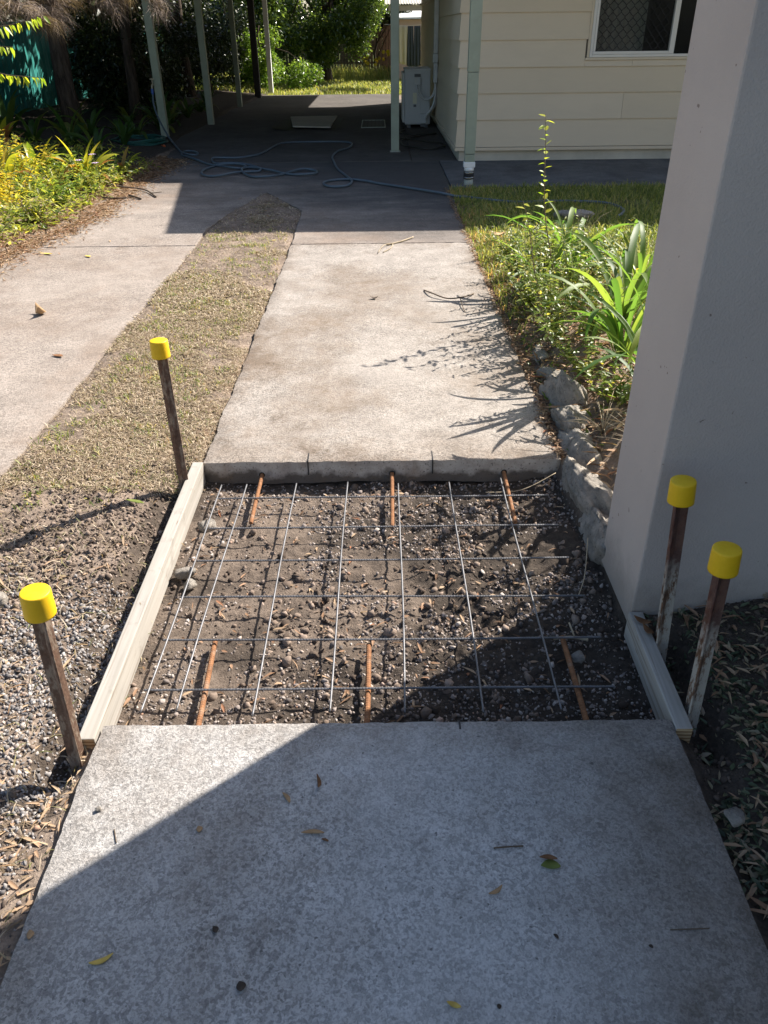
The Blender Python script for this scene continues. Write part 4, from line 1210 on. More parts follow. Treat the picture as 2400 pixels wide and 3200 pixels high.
# lawn on the right
def rgrass(x, y): return (x > right_edge(y) + .02) * sstep(3.9, 5.0, y + .4 * fbm(x, y, 2, 2, 63.)) * (y < 8.93) * np.clip(.45 + sstep(-.4, .1, fbm(x, y, 3, 3, 64.)), 0, 1)
x, y = sample(66000, .72, 4.2, 3.8, 8.95, rgrass)
n = len(x)
v = np.clip(rng.random(n) * .85 + .12 * sstep(-.2, .3, fbm(x, y, 2, 3, 81.)) + .4 * np.exp(-(x - .72) / .25) * rng.random(n), 0, 1)
blades('lawn_grass', x, y, rng.uniform(.03, .09, n), rng.uniform(.004, .008, n), 'grass', (.25, 1.3), v)
# far lawn
x, y = sample(30000, -6, 5, 23.5, 33, lambda x, y: np.ones_like(x))
n = len(x)
blades('far_lawn_grass', x, y, rng.uniform(.05, .14, n), rng.uniform(.012, .022, n), 'grass', (.4, 1.4), .35 + rng.random(n) * .55)
# broad-leaved cover and leaf litter, lower right
def cov(x, y): return (x > .75 + .05 * fbm(y, y * 0, 6, 2, 66.)) * np.clip(.25 + 1.1 * sstep(-.30, .15, fbm(x, y, 5, 3, 67.)), 0, 1) * (1 - .8 * ((x < .86) & (y > 1.22)))
x, y = sample(17000, .73, 1.9, .35, 1.765, cov)
n = len(x)
blades('ground_cover', x, y, rng.uniform(.014, .034, n), rng.uniform(.005, .012, n), 'cover', (.0, .7), rng.random(n) * .9, tm=LF, lift=.006)
x, y = sample(1900, .76, 1.9, .35, 1.76, cov)
n = len(x)
blades('leaf_litter', x, y, rng.uniform(.02, .07, n), rng.uniform(.005, .012, n), 'litter', (-.1, .3), .3 + .6 * rng.random(n), tm=LF, lift=.016)

# ================================================================== PLANTS
def strap_mesh(nm, L_, w_, a0, bend, fold=.25, mat=None, n=11, twist=0.0, tip=.75):
    V, Fc = [], []
    x = z = 0.0
    a = a0
    for i in range(n + 1):
        t_ = i / n
        ww = w_ * min(1, .55 + t_ * 2.2) * (1 if t_ < tip else max(0.02, 1 - ((t_ - tip) / (1 - tip)) ** 1.7))
        c = math.cos(twist * t_); s_ = math.sin(twist * t_)
        nx_, nz_ = -math.sin(a), math.cos(a)
        f_ = fold * ww * .5
        for sx in (-1, 0, 1):
            ly = sx * ww * .5
            lift = abs(sx) * f_
            V.append((x + nx_ * (lift * c + ly * s_), ly * c - lift * s_, z + nz_ * (lift * c + ly * s_)))
        x += math.cos(a) * L_ / n; z += math.sin(a) * L_ / n
        a -= bend * (.35 + 1.6 * t_) / n
    for i in range(n):
        b_ = i * 3
        Fc += [(b_, b_ + 1, b_ + 4, b_ + 3), (b_ + 1, b_ + 2, b_ + 5, b_ + 4)]
    return mesh_np(nm, V, Fc, mat, smooth=True)
AG = [strap_mesh('strap_leaf', 1, .034 + .008 * (i % 3), R(78 - 8 * (i % 4)), R(65 + 22 * (i % 5)), mat=M['strap'], twist=.5 * ((i % 3) - 1)) for i in range(9)]
BR = [strap_mesh('bromeliad_leaf', 1, .15 + .02 * (i % 3), R(70 - 10 * (i % 4)), R(30 + 25 * (i % 4)), .35, M['brom'], tip=.65) for i in range(8)]
BD = [strap_mesh('shade_leaf', 1, .12 + .03 * (i % 3), R(70 - 10 * (i % 4)), R(55 + 25 * (i % 4)), .3, M['brom_d'], tip=.6) for i in range(6)]
def clump(name, label, cat, x, y, nl, L_, pool, group, seed, spread=.04, zoff=0.0):
    r_ = random.Random(seed)
    t_ = thing(name, label, cat, (x, y, float(gz(x, y)) + zoff), (0, 0, 0), group)
    for k in range(nl):
        a = 2 * PI * k / nl * 1.0 + r_.uniform(-.5, .5)
        s_ = L_ * r_.uniform(.62, 1.12)
        o = link('leaf', r_.choice(pool), t_, (math.cos(a) * spread * r_.random(), math.sin(a) * spread * r_.random(), -.01), (r_.uniform(-.18, .18), r_.uniform(-.25, .25), a), (s_, s_, s_))
    return t_
ga = 'strap leaved lilies in the garden bed'
clump('strap_leaf_plant', 'upright strap leaved lily at the back of the sunny bed', 'lily plant', 1.20, 5.05, 26, .62, AG, ga, 1)
clump('strap_leaf_plant', 'tallest broad strap leaved lily by the upper pillar edge', 'lily plant', 1.55, 4.62, 28, .66, AG, ga, 2)
clump('strap_leaf_plant', 'arching strap leaved lily leaning out beside the wall', 'lily plant', 1.30, 4.08, 26, .70, AG, ga, 3)
clump('strap_leaf_plant', 'drooping strap leaved lily above the broad grey rock', 'lily plant', 1.15, 3.52, 22, .60, AG, ga, 4)
clump('strap_leaf_plant', 'low strap leaved lily half hidden behind the wall corner', 'lily plant', 1.14, 2.98, 24, .74, AG, ga, 5)
clump('strap_leaf_plant', 'small strap leaved lily left of the upright lily', 'lily plant', .98, 4.72, 12, .46, AG, ga, 6)

def leaf_rot(n, dirs, droop):
    """leaf +y points along dirs (azimuth) with the given elevation"""
    return rot_mats(droop, rng.uniform(-.5, .5, n), dirs - PI / 2)
def weed(name, label, x, y, h, stems, leafL, seed, group, mat='weed', cat='weed', lean=(0, 0), per=16, spread=.10, stem_r=.0028, start=.15, zb=None):
    r_ = random.Random(seed)
    z0 = float(gz(x, y)) if zb is None else zb
    t_ = thing(name, label, cat, (x, y, z0), (0, 0, 0), group)
    sb = MB(); P, D, E, S = [], [], [], []
    for s_ in range(stems):
        hh = h * r_.uniform(.6, 1.0)
        a = r_.uniform(0, 2 * PI); sp = spread * r_.random() * 1.6
        pts = []
        for k in range(9):
            t2 = k / 8
            pts.append(Vector((math.cos(a) * sp * (t2 ** .8) * (.5 + hh) + lean[0] * t2 * t2 + r_.gauss(0, .006), math.sin(a) * sp * (t2 ** .8) * (.5 + hh) + lean[1] * t2 * t2 + r_.gauss(0, .006), hh * t2)))
        sb.tube(pts, [stem_r * (1.1 - .8 * k / 8) for k in range(9)], 5)
        ph = r_.uniform(0, 6)
        for k in range(per):
            t2 = start + (1 - start) * (k + r_.random() * .5) / per
            i = min(7, int(t2 * 8)); f_ = t2 * 8 - i
            p = pts[i].lerp(pts[i + 1], f_)
            for side in (0, 1):
                P.append(p); D.append(ph + k * 2.4 + side * PI + r_.uniform(-.4, .4)); E.append(r_.uniform(-.35, .75)); S.append(leafL * r_.uniform(.55, 1.1) * (1.1 - .45 * t2))
    sb.obj('stem', M['stem'], t_, True)
    n = len(P)
    S = np.array(S)
    me = scatter('foliage', LF, np.array([p[:] for p in P]), leaf_rot(n, np.array(D), np.array(E)), np.stack([S * .42, S, S], 1), M[mat])
    tag(link('foliage', me, t_), kind='stuff')
    return t_
# the tall sapling with separate leaves
def sapling(label, base, tip, nl, leafL, seed, bow=.05):
    r_ = random.Random(seed)
    t_ = thing('sapling', label, 'sapling', base, (0, 0, 0), 'thin lime saplings in the garden bed')
    T = Vector(tip) - Vector(base)
    pts = []
    for k in range(13):
        t2 = k / 12
        pts.append(T * t2 + Vector((bow * math.sin(PI * t2) + .006 * math.sin(9 * t2), .0, 0)))
    MB().tube(pts, [.0045 * (1.05 - .8 * k / 12) for k in range(13)], 6).obj('stem', M['twig'], t_, True)
    lm = [mesh_np('sapling_leaf', np.array(v) * np.array([.46, 1, 1]), f, M['lime'], smooth=True) for v, f in LF]
    for k in range(nl):
        t2 = .22 + .78 * (k + .5) / nl
        i = min(11, int(t2 * 12)); p = pts[i].lerp(pts[i + 1], t2 * 12 - i)
        s_ = leafL * r_.uniform(.6, 1.1)
        az = k * 2.5 + r_.uniform(-.4, .4)
        link('leaf', lm[k % 3], t_, p, (r_.uniform(-.1, .75), r_.uniform(-.4, .4), az), (s_, s_, s_))
    return t_
sapling('tallest thin sapling with lime leaves in front of the cream wall', (1.02, 4.42, .10), (.868, 4.52, 1.075), 34, .058, 3, -.03)
sapling('shorter sapling with lime leaves leaning toward the path', (.86, 4.15, .10), (.735, 4.22, .70), 20, .05, 5, .02)
gw = 'leafy weeds along the right path edge'
wl2 = [('low green weed at the path edge opposite the pale twig', .93, 5.35, .26, 9), ('bushy green weed left of the upright lily', 1.02, 4.95, .36, 10), ('leafy weed leaning over the path edge', .88, 4.55, .34, 10), ('dense weed in front of the small lily', .95, 4.25, .42, 11),
       ('weed with long thin stems beside the tall sapling', 1.08, 4.25, .44, 8), ('weed over the brown rounded rock', .90, 3.85, .34, 8), ('light weed rising in front of the arching lily', 1.05, 3.72, .40, 7), ('sparse weed growing beside the broad grey rock', .95, 3.36, .34, 5),
       ('grey green weed above the long grey rock', .97, 3.05, .22, 6), ('small weed right of the bushy green weed', 1.24, 5.45, .28, 8), ('weed between the two tallest lilies', 1.38, 4.9, .36, 8), ('far green weed at the edge of the sunny lawn', .98, 5.9, .24, 8), ('farthest weed by the shaded lawn', 1.3, 6.25, .22, 7)]
for k, (lab, x, y, h, st) in enumerate(wl2):
    weed('leafy_weed', lab, x, y, h * 1.08, int(st * 1.5), .050, 100 + k, gw, lean=(-.05 * (k % 2), 0), per=13, spread=.19)
# bare ground leaves: flat weeds low on the right
x, y = sample(900, .76, 1.25, 2.75, 4.6, lambda x, y: .9 * np.exp(-(x - .76) / .25)); n = len(x)
blades('low_ground_weeds', x, y, rng.uniform(.015, .045, n), rng.uniform(.008, .02, n), 'weed', (.0, .9), rng.random(n) * .7, tm=LF, lift=.01)
# dry stalks
def drygrass(label, x, y, h, n_, seed):
    r_ = random.Random(seed); b = MB()
    for k in range(n_):
        a = r_.uniform(0, 2 * PI); s_ = r_.uniform(.05, .22)
        hh = h * r_.uniform(.5, 1)
        b.tube([(math.cos(a) * s_ * t2 ** 1.5, math.sin(a) * s_ * t2 ** 1.5, hh * (t2 - .25 * t2 ** 3)) for t2 in (0, .25, .5, .75, 1)], [.0018, .0016, .0013, .001, .0005], 4)
    o = b.obj('dry_stalks', M['twig_pale'], None, True, loc=(x, y, float(gz(x, y))))
    return tag(o, label, 'dry grass', 'dry stalks among the plants')
drygrass('dry pale stalks over the long grey edging rock', .90, 2.85, .16, 26, 1)
drygrass('tangled dry straw beside the wall behind the rocks', .98, 2.55, .14, 30, 2)
drygrass('thin dry stalks in front of the arching lily', 1.1, 3.9, .35, 10, 3)
drygrass('dry stalks at the back of the sunny lawn', 1.6, 6.3, .4, 14, 4)
o = None
# lime leaves poking out beside the wall
def spray(name, label, root, pts, leafs, L_, mat, group=None, cat='branch', hang=True, r0=.006, seed=1):
    r_ = random.Random(seed)
    t_ = thing(name, label, cat, root, (0, 0, 0), group)
    q_ = curve_pts(pts, 6)
    MB().tube(q_, [r0 * (1.05 - .85 * i / (len(q_) - 1)) for i in range(len(q_))], 6).obj('stem', M['twig'], t_, True)
    lm = [mesh_np(name + '_leaf', np.array(v) * np.array([.42, 1, 1]), f, M[mat], smooth=True) for v, f in LF]
    a0 = int(len(q_) * .35)
    for k in range(leafs):
        i = a0 + int((len(q_) - 1 - a0) * k / max(1, leafs - 1))
        s_ = L_ * r_.uniform(.65, 1.1)
        e = r_.uniform(-1.5, -.7) if hang else r_.uniform(-.2, .9)
        link('leaf', lm[k % 3], t_, q_[i] + Vector((r_.gauss(0, .008), r_.gauss(0, .02), 0)), (e, r_.uniform(-.5, .5), r_.uniform(0, 6.28) if not hang else r_.gauss(-1.0, .9)), (s_, s_, s_))
    return t_
weed('garden_shrub', 'leafy shrub rising behind the wall edge', 1.36, 2.68, 1.18, 14, .085, 301, None, 'weed', 'shrub', (-.02, .0), 12, .17, .005, .25)
spray('leafy_shoot', 'lime green shoot poking out past the wall edge', (1.32, 3.25, .1), [(0, 0, 0), (-.02, 0, .5), (-.05, 0, .8), (-.12, -.01, .92)], 9, .13, 'lime', None, 'shoot', False, .005, 4)

# ---- left garden bed
gb = 'bromeliads in the left garden bed'
for k, (lab, x, y, nl, L_) in enumerate([('sunlit bromeliad with brown lower leaves at the corner of the bed', -3.28, 9.25, 22, .58), ('yellow green bromeliad left of the brown leaved one', -3.80, 9.30, 20, .56), ('broad yellow leaved bromeliad low at the front of the bed', -3.85, 8.55, 16, .62),
        ('lime bromeliad deeper in the left bed', -4.3, 9.5, 18, .60), ('tall arching bromeliad beside the tree trunk at far left', -4.95, 11.1, 16, .70), ('upright bromeliad at the left picture edge', -4.6, 9.2, 16, .62), ('golden leaved bromeliad among the ground shrubs', -3.35, 8.6, 12, .38), ('pale bromeliad near the shaded path corner', -3.05, 9.9, 12, .40)]):
    clump('bromeliad', lab, 'bromeliad', x, y, int(nl * 1.5), L_ * .86, BR, gb, 40 + k, .05)
gl = 'leafy ground shrubs in the left bed'
for k, (x, y, h) in enumerate([(-3.15, 6.5, .30), (-3.5, 6.9, .40), (-3.05, 7.2, .24), (-3.45, 7.6, .42), (-3.9, 7.3, .5), (-3.1, 7.95, .25), (-3.5, 8.35, .40), (-3.95, 8.3, .46), (-3.05, 8.75, .22), (-3.35, 9.15, .28), (-4.2, 8.9, .5), (-3.85, 9.0, .38), (-2.98, 9.3, .2), (-4.5, 8.2, .55), (-4.0, 6.6, .5)]):
    labs = ['low shrub at the front left of the bed', 'taller shrub behind the front left one', 'small spreading shrub at the litter edge', 'bushy shrub in the middle of the left bed', 'dense shrub at the left picture edge', 'low shrub beside the leaf litter corner', 'shrub in front of the broad yellow bromeliad', 'leafy shrub below the lime branch', 'grey green shrub nearest the track', 'shrub at the foot of the brown leaved bromeliad', 'back shrub left of the lime bromeliad', 'shrub between the two yellow bromeliads', 'small grey green shrub at the shade line', 'tall shrub under the hanging branch', 'shrub nearest the camera at left']
    weed('ground_shrub', labs[k], x, y, h * [1.0, 1.25, .9, 1.4][k % 4], 16, .075, 200 + k, gl, ['bedleaf', 'shrubg', 'bedleaf', 'yellowleaf'][k % 4], 'shrub', (0, 0), 12, .42, .003)
x, y = sample(10000, -5.2, -2.8, 5.6, 10.6, lambda x, y: (x < left_edge(y) - .05) * np.clip(.5 + sstep(-.4, .2, fbm(x, y, 2, 2, 75.)), 0, 1)); n = len(x)
blades('bed_ground_cover', x, y, rng.uniform(.03, .10, n), rng.uniform(.010, .03, n), 'bedleaf', (-.3, 1.1), np.clip(.5 * rng.random(n) + .5 * (fbm(x, y, 2.2, 3, 77.) + .5), 0, 1), tm=LF, z=gz(x, y) + .22 * rng.random(n) * sstep(0, .4, left_edge(y) - x))
for k, (x, y, h) in enumerate([(-3.05, 9.0, .32), (-3.0, 8.9, .25), (-3.1, 8.7, .3)]):
    t_ = thing('mauve_flower', ['left mauve flower among the grey green shrubs', 'tallest mauve flower above the grey green shrub', 'mauve flower nearest the golden leaved bromeliad'][k], 'flower', (x, y, float(gz(x, y))), group='mauve flowers in the left bed')
    MB().tube([(0, 0, 0), (.01, 0, h * .6), (0, 0, h)], .002, 4).obj('stem', M['stem'], t_)
    f_ = MB()
    for i in range(5):
        a = 2 * PI * i / 5
        f_.add([(0, 0, h), (.03 * math.cos(a - .5), .03 * math.sin(a - .5), h + .012), (.042 * math.cos(a), .042 * math.sin(a), h + .01), (.03 * math.cos(a + .5), .03 * math.sin(a + .5), h + .012)], [(0, 1, 2, 3)])
    f_.obj('petals', M['mauve'], t_)
gs = 'shade plants beside the carport posts'
shade = [(-3.75, 11.3), (-4.3, 11.9), (-3.7, 12.4), (-4.4, 13.1), (-3.85, 13.6), (-3.7, 14.6), (-4.3, 14.9), (-3.75, 15.6), (-3.7, 16.8), (-4.2, 16.4), (-3.7, 18.0), (-3.75, 19.2), (-5.0, 12.4), (-5.6, 13.0), (-5.3, 15.2)]
slab_ = ['shade plant with broad leaves, nearest the coiled green hose', 'dark shade plant behind the coiled green hose', 'shade plant just left of the first post', 'dark fern like plant deeper left of the first post', 'shade plant at the foot of the first post', 'shade plant just past the first post', 'dark plant between the trunk and the first post', 'shade plant beside the second post', 'shade plant just past the second post', 'dark plant left of the second post', 'shade plant midway between second and third posts', 'shade plant at the foot of the third post', 'shade plant right of the dark trunk base', 'tall shade plant in front of the teal fence', 'shade plant behind the dark trunk']
for k, (x, y) in enumerate(shade):
    clump('shade_plant', slab_[k], 'plant', x, y, 13, [.5, .65, .45, .6][k % 4] * (1.3 if k == 13 else 1), BD, gs, 70 + k, .05)
gh = 'lime branches hanging in at the left edge'
spray('hanging_branch', 'upper lime leaved branch hanging in at the left edge', (-4.6, 8.6, .1), [(0, 0, 0), (.15, 0, 1.0), (.6, 0, 1.42), (1.1, -.05, 1.42), (1.5, -.1, 1.5)], 46, .10, 'lime', gh, 'branch', True, .012, 8)
spray('hanging_branch', 'lower lime leaved branch hanging over the teal fence gap', (-4.6, 8.5, .1), [(0, 0, 0), (.2, 0, .7), (.7, 0, 1.05), (1.1, 0, 1.02), (1.38, 0, 1.0)], 42, .095, 'lime', gh, 'branch', True, .010, 9)
spray('hanging_branch', 'lowest short lime leaved branch against the leftmost trunk', (-4.6, 8.3, .1), [(0, 0, 0), (.2, 0, .4), (.6, 0, .66), (.95, 0, .70)], 24, .09, 'lime', gh, 'branch', True, .008, 10)
spray('hanging_branch', 'middle lime leaved branch close to the left picture edge', (-4.7, 8.7, .1), [(0, 0, 0), (.2, 0, .8), (.7, .1, 1.22), (1.15, .1, 1.25)], 34, .10, 'lime', gh, 'branch', True, .010, 12)

# ---- trees
def cloud(name, parent, n, clumps, leaf, mat, aspect=.45, var=None):
    """clumps: list of (centre, radius) balls of leaves"""
    C_ = np.array([c for c, r_ in clumps]); RR = np.array([r_ for c, r_ in clumps])
    w = RR ** 2; pick = rng.choice(len(clumps), n, p=w / w.sum())
    d = rng.normal(size=(n, 3)); d /= np.linalg.norm(d, axis=1)[:, None]
    rad = RR[pick] * (rng.random(n) ** .45)
    p = C_[pick] + d * rad[:, None]
    rot = rot_mats(rng.uniform(-1.3, .5, n), rng.uniform(-.8, .8, n), rng.uniform(0, 2 * PI, n))
    s_ = leaf * rng.uniform(.6, 1.2, n)
    v = np.clip(rng.normal(.45, .25, n) + .15 * (rng.random(len(clumps))[pick] - .5), 0, 1)
    me = scatter(name, LF[:2], p, rot, np.stack([s_ * aspect, s_, s_], 1), M[mat], v)
    return tag(link(name, me, parent), kind='stuff')
def ell(c, r_, n, rc, seed):
    g_ = np.random.default_rng(seed)
    out = []
    while len(out) < n:
        d = g_.normal(size=3); d /= np.linalg.norm(d)
        q_ = np.array(c) + d * np.array(r_) * g_.uniform(.55, 1)
        if q_[2] > rc * .4: out.append((tuple(q_), rc * g_.uniform(.6, 1.25)))
    return out
def sun_gap(cl, x, y):
    # branches are missing along the sun's path to one patch of the fence, as in the photograph
    out = []
    for c, r_ in cl:
        v = Vector((c[0] + x, c[1] + y, c[2])) - Vector((-7.0, 18.3, 1.05))
        if (v - SD * v.dot(SD)).length > r_ + .02 or v.dot(SD) < 0: out.append((c, r_))
    return out
def tree(name, label, x, y, h, r0, crown, nleaf, leaf, mat, group=None, limbs=5, seed=1, cat='tree', lean=(0, 0), start=.55, aspect=.45):
    r_ = random.Random(seed)
    t_ = thing(name, label, cat, (x, y, 0), (0, 0, 0), group)
    pts = [Vector((lean[0] * k / 8 + r_.gauss(0, .03), lean[1] * k / 8 + r_.gauss(0, .03), -.1 + (h + .1) * k / 8)) for k in range(9)]
    MB().tube(pts, [r0 * (1.25 if k == 0 else 1.05 - .09 * k) for k in range(9)], 10).obj('trunk', M['bark'], t_, True)
    lb = MB()
    for k in range(limbs):
        i = int((start + (1 - start) * k / limbs) * 8)
        b_ = pts[i]; c_ = Vector(crown[(k * 7) % len(crown)][0])
        mid = b_.lerp(c_, .5) + Vector((0, 0, .15))
        lb.tube([b_, mid, c_], [r0 * .4, r0 * .22, r0 * .08], 6)
    lb.obj('limb', M['bark'], t_, True)
    if nleaf: cloud('crown', t_, nleaf, crown, leaf, mat, aspect)
    return t_
# the big glossy tree beyond the carport
tree('glossy_tree', 'big glossy leaved tree beyond the open end of the carport', -1.7, 29.6, 4.2, .16, ell((.1, -.2, 2.7), (2.5, 1.6, 2.3), 56, .60, 3) + ell((-.9, -.8, 1.0), (1.2, .8, .9), 14, .42, 4), 60000, .11, 'tree', None, 9, 3, start=.3)
tree('light_shrub_tree', 'light green leafy shrub behind the white post', -3.3, 25.2, 1.6, .05, ell((0, 0, .95), (.75, .7, .9), 22, .36, 5) + ell((.9, .5, .35), (.7, .5, .3), 8, .28, 6), 8500, .10, 'shrubg', None, 5, 5, 'shrub', start=.2)
tree('grey_green_tree', 'dense leafy tree between the white post and the glossy tree', -3.6, 27.6, 3.0, .09, ell((0, 0, 2.2), (1.2, 1.0, 1.8), 26, .5, 7), 12000, .11, 'tree', None, 6, 7, start=.25)
# the dark trees on the left
gt = 'dark trees along the teal fence'
tl = ['dark trunked tree nearest the teal fence gap', 'leftmost dark tree behind the lime branch', 'dark tree standing left of the second post', 'dark tree behind the third post', 'dark tree deep among the shaded trunks', 'slender dark tree right of the main trunk']
for k, (x, y, h, r0) in enumerate([(-4.99, 14.1, 6.5, .15), (-5.75, 12.6, 6.0, .15), (-4.75, 17.6, 6.5, .14), (-4.6, 21.3, 6.0, .13), (-6.0, 20.8, 6.5, .16), (-4.35, 15.6, 5.5, .10)]):
    cr = sun_gap(ell((-1.2, .3, 5.4), (2.6, 2.6, 3.0), 34, 1.0, 20 + k), x, y)
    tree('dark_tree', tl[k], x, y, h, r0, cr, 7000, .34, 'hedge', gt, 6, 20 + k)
gd = 'dark shrubs behind the carport posts'
for k, (lab, x, y, cz, rx, ry, rz, n_) in enumerate([('dark leafy shrub behind the second post', -4.9, 20.0, 1.3, .9, 1.2, 1.3, 7000), ('dark leafy shrub behind the third post', -4.4, 23.2, 1.5, .9, 1.3, 1.5, 8000), ('dark leafy shrub beside the fourth post', -4.2, 25.6, 1.6, .7, 1.0, 1.6, 7000),
        ('dark leafy shrub between trunks and teal fence', -6.1, 23.5, 1.5, .8, 2.0, 1.6, 7000), ('dark leafy shrub at the far left end', -6.3, 27.5, 1.6, 1.2, 2.0, 1.7, 7000), ('dark leafy shrub left of the second post', -5.35, 18.2, 1.2, .75, 1.0, 1.3, 9000), ('dark leafy shrub just right of the main trunk', -4.7, 16.4, 1.3, .55, .9, 1.4, 8000), ('dark leafy shrub against the teal fence behind the trunk', -6.3, 20.6, 1.3, .5, 1.6, 1.5, 9000), ('dark leafy shrub at the far left picture edge', -7.6, 15.6, 1.4, .5, 1.2, 1.6, 7000)]):
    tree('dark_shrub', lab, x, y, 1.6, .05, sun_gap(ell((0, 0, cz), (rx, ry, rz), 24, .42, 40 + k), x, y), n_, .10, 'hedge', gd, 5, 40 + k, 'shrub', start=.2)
# trees beyond the back fence close the view
gk = 'trees beyond the back fence'
bk = ['dark tree beyond the fence at far left', 'dark tree beyond the fence behind the posts', 'tall dark tree beyond the fence left of the glossy tree', 'dark tree beyond the fence behind the glossy tree', 'dark tree right of the glossy tree above the fence', 'dark tree beyond the shed roof', 'dark tree beyond the fence farthest right', 'dark bushy tree behind the teal fence at far left', 'dark bushy tree behind the leftmost trunk']
for k, x in enumerate([-12.5, -8.8, -5.6, -2.4, .4, 3.0, 6.2, -13.0, -10.6]):
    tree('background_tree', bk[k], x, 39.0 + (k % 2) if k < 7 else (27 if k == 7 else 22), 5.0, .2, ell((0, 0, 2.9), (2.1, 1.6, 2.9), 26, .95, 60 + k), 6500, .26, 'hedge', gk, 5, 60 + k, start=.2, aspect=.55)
# small tree in front of the fence, flowers and tall grass
tree('small_dark_tree', 'small dark tree with forked trunk against the paling fence', -.1, 32.0, 2.2, .05, ell((.3, 0, 2.4), (1.1, .5, .8), 14, .4, 80), 4500, .12, 'hedge', None, 5, 80, start=.3)
for k in range(16):
    x, y, h = random.uniform(-.7, .55), random.uniform(30.5, 32.2), random.uniform(.45, .85)
    t_ = thing('yellow_daisy', 'yellow daisy on a tall stem against the far paling fence', 'flower', (x, y, 0), group='yellow daisies by the back fence')
    MB().tube([(0, 0, 0), (.02, 0, h * .6), (.0, 0, h)], .004, 4).obj('stem', M['stem'], t_)
    f_ = MB()
    for i in range(6):
        a = 2 * PI * i / 6
        f_.add([(0, -.01, h), (.05 * math.cos(a - .4), -.02 + .02 * math.sin(a), h + .05 * math.sin(a - .4)), (.06 * math.cos(a), -.02, h + .06 * math.sin(a)), (.05 * math.cos(a + .4), -.02 + .02 * math.sin(a), h + .05 * math.sin(a + .4))], [(0, 1, 2, 3)])
    f_.obj('petals', M['flower'], t_)
x = rng.uniform(-2.2, .9, 2600); y = rng.uniform(30, 32.6, 2600)
blades('tall_meadow_grass', x, y, rng.uniform(.15, .5, 2600), rng.uniform(.010, .018, 2600), 'grass', (.9, 1.5), .3 + rng.random(2600) * .65)
# casuarina: drooping dry twigs at upper left
cas = thing('she_oak_tree', 'she oak with drooping brown needles at upper left', 'tree', (-5.3, 10.6, 0))
MB().tube([(-.6, .4, 0), (-.55, .35, 1.2), (-.5, .3, 3.2)], [.12, .10, .07], 9).obj('trunk', M['bark'], cas, True)
brs = MB(); heads = []
for (ex, ey, ez) in [(1.5, -.4, 1.70), (1.0, -.7, 1.72), (.5, -.8, 1.66), (.0, -.8, 1.70), (.8, -.4, 1.78), (.2, -.3, 1.85), (.9, -.2, 1.80), (2.4, .1, 1.76), (2.0, -.3, 1.66), (1.6, -.5, 1.60), (2.8, .2, 1.84), (.3, -.6, 1.52), (1.9, -.2, 1.84), (-.3, -.9, 1.45)]:
    q_ = curve_pts([(-.52, .3, 2.1), ((ex - .52) / 2, (ey + .3) / 2, (ez + 2.3) / 2), (ex, ey, ez)], 7)
    brs.tube(q_, [.025 * (1.1 - i / len(q_)) for i in range(len(q_))], 5)
    heads += [(tuple(p), i / len(q_)) for i, p in enumerate(q_) if i > 3]
brs.obj('branch', M['bark'], cas, True)
n = 22000
hp = np.array([h_[0] for h_ in heads])
# tufts: every tuft hangs from its own point on a branch
tc = hp[rng.integers(0, len(hp), 190)] + rng.normal(0, .10, (190, 3)) * np.array([1.6, 1.5, .8])
tdir = rng.normal(-1.3, .7, 190); tlen = rng.uniform(.14, .42, 190)
pk = rng.integers(0, 190, n)
p_ = tc[pk] + rng.normal(0, .035, (n, 3)) * np.array([1.2, 1.2, 1.0])
rot = rot_mats(rng.normal(-1.0, .30, n), rng.uniform(-1, 1, n), tdir[pk] + rng.normal(0, .35, n))
L_ = tlen[pk] * rng.uniform(.5, 1.1, n)
tag(link('needles', scatter('needles', BL, p_, rot, np.stack([rng.uniform(.003, .006, n), L_, L_], 1), M['needle']), cas), kind='stuff')

# ================================================================== LOOSE THINGS
HOSE = [(-2.79, 11.98), (-2.62, 11.7), (-2.53, 11.74), (-2.56, 11.93), (-2.67, 12.08), (-2.76, 12.01), (-2.74, 11.73), (-2.58, 11.43), (-2.37, 11.07), (-2.19, 10.8), (-2.0, 10.59), (-1.83, 10.4), (-1.72, 10.41), (-1.68, 10.56), (-1.8, 10.7), (-2.01, 10.74), (-2.11, 10.57), (-2.15, 10.22), (-2.11, 9.94), (-2.01, 9.83), (-1.87, 9.82), (-1.74, 9.99), (-1.61, 10.13), (-1.47, 10.14), (-1.45, 10.25), (-1.54, 10.43), (-1.64, 10.48), (-1.69, 10.3), (-1.63, 10.02), (-1.51, 9.79), (-1.38, 9.68), (-1.25, 9.72), (-1.13, 9.95), (-1.05, 10.12), (-0.92, 10.22), (-0.79, 10.16), (-0.75, 10.01), (-0.8, 9.85), (-0.95, 9.83), (-1.12, 9.95), (-1.29, 10.14), (-1.44, 10.29), (-1.56, 10.56), (-1.73, 10.74), (-1.93, 10.79), (-2.08, 10.82), (-2.18, 11.02), (-2.22, 11.26), (-2.13, 11.35), (-1.92, 11.37), (-1.75, 11.5), (-1.64, 11.74), (-1.58, 12.27), (-1.51, 12.76), (-1.36, 12.97), (-0.96, 13.03), (-0.63, 13.01), (-0.45, 12.87), (-0.4, 12.61), (-0.45, 12.25), (-0.58, 11.87), (-0.63, 11.37), (-0.58, 10.83), (-0.51, 10.27), (-0.41, 9.82), (-0.34, 9.54), (-0.31, 9.31), (-0.35, 9.07), (-0.46, 9.0), (-0.57, 9.06), (-0.62, 9.2), (-0.6, 9.35), (-0.49, 9.47), (-0.33, 9.47), (-0.13, 9.32), (-0.02, 9.2), (0.32, 8.86), (0.62, 8.54), (0.77, 8.41), (0.92, 8.3), (1.06, 8.1), (1.36, 7.95), (1.67, 7.96), (1.97, 7.92), (2.18, 7.86), (2.25, 7.66), (2.23, 7.44), (2.12, 7.23)]
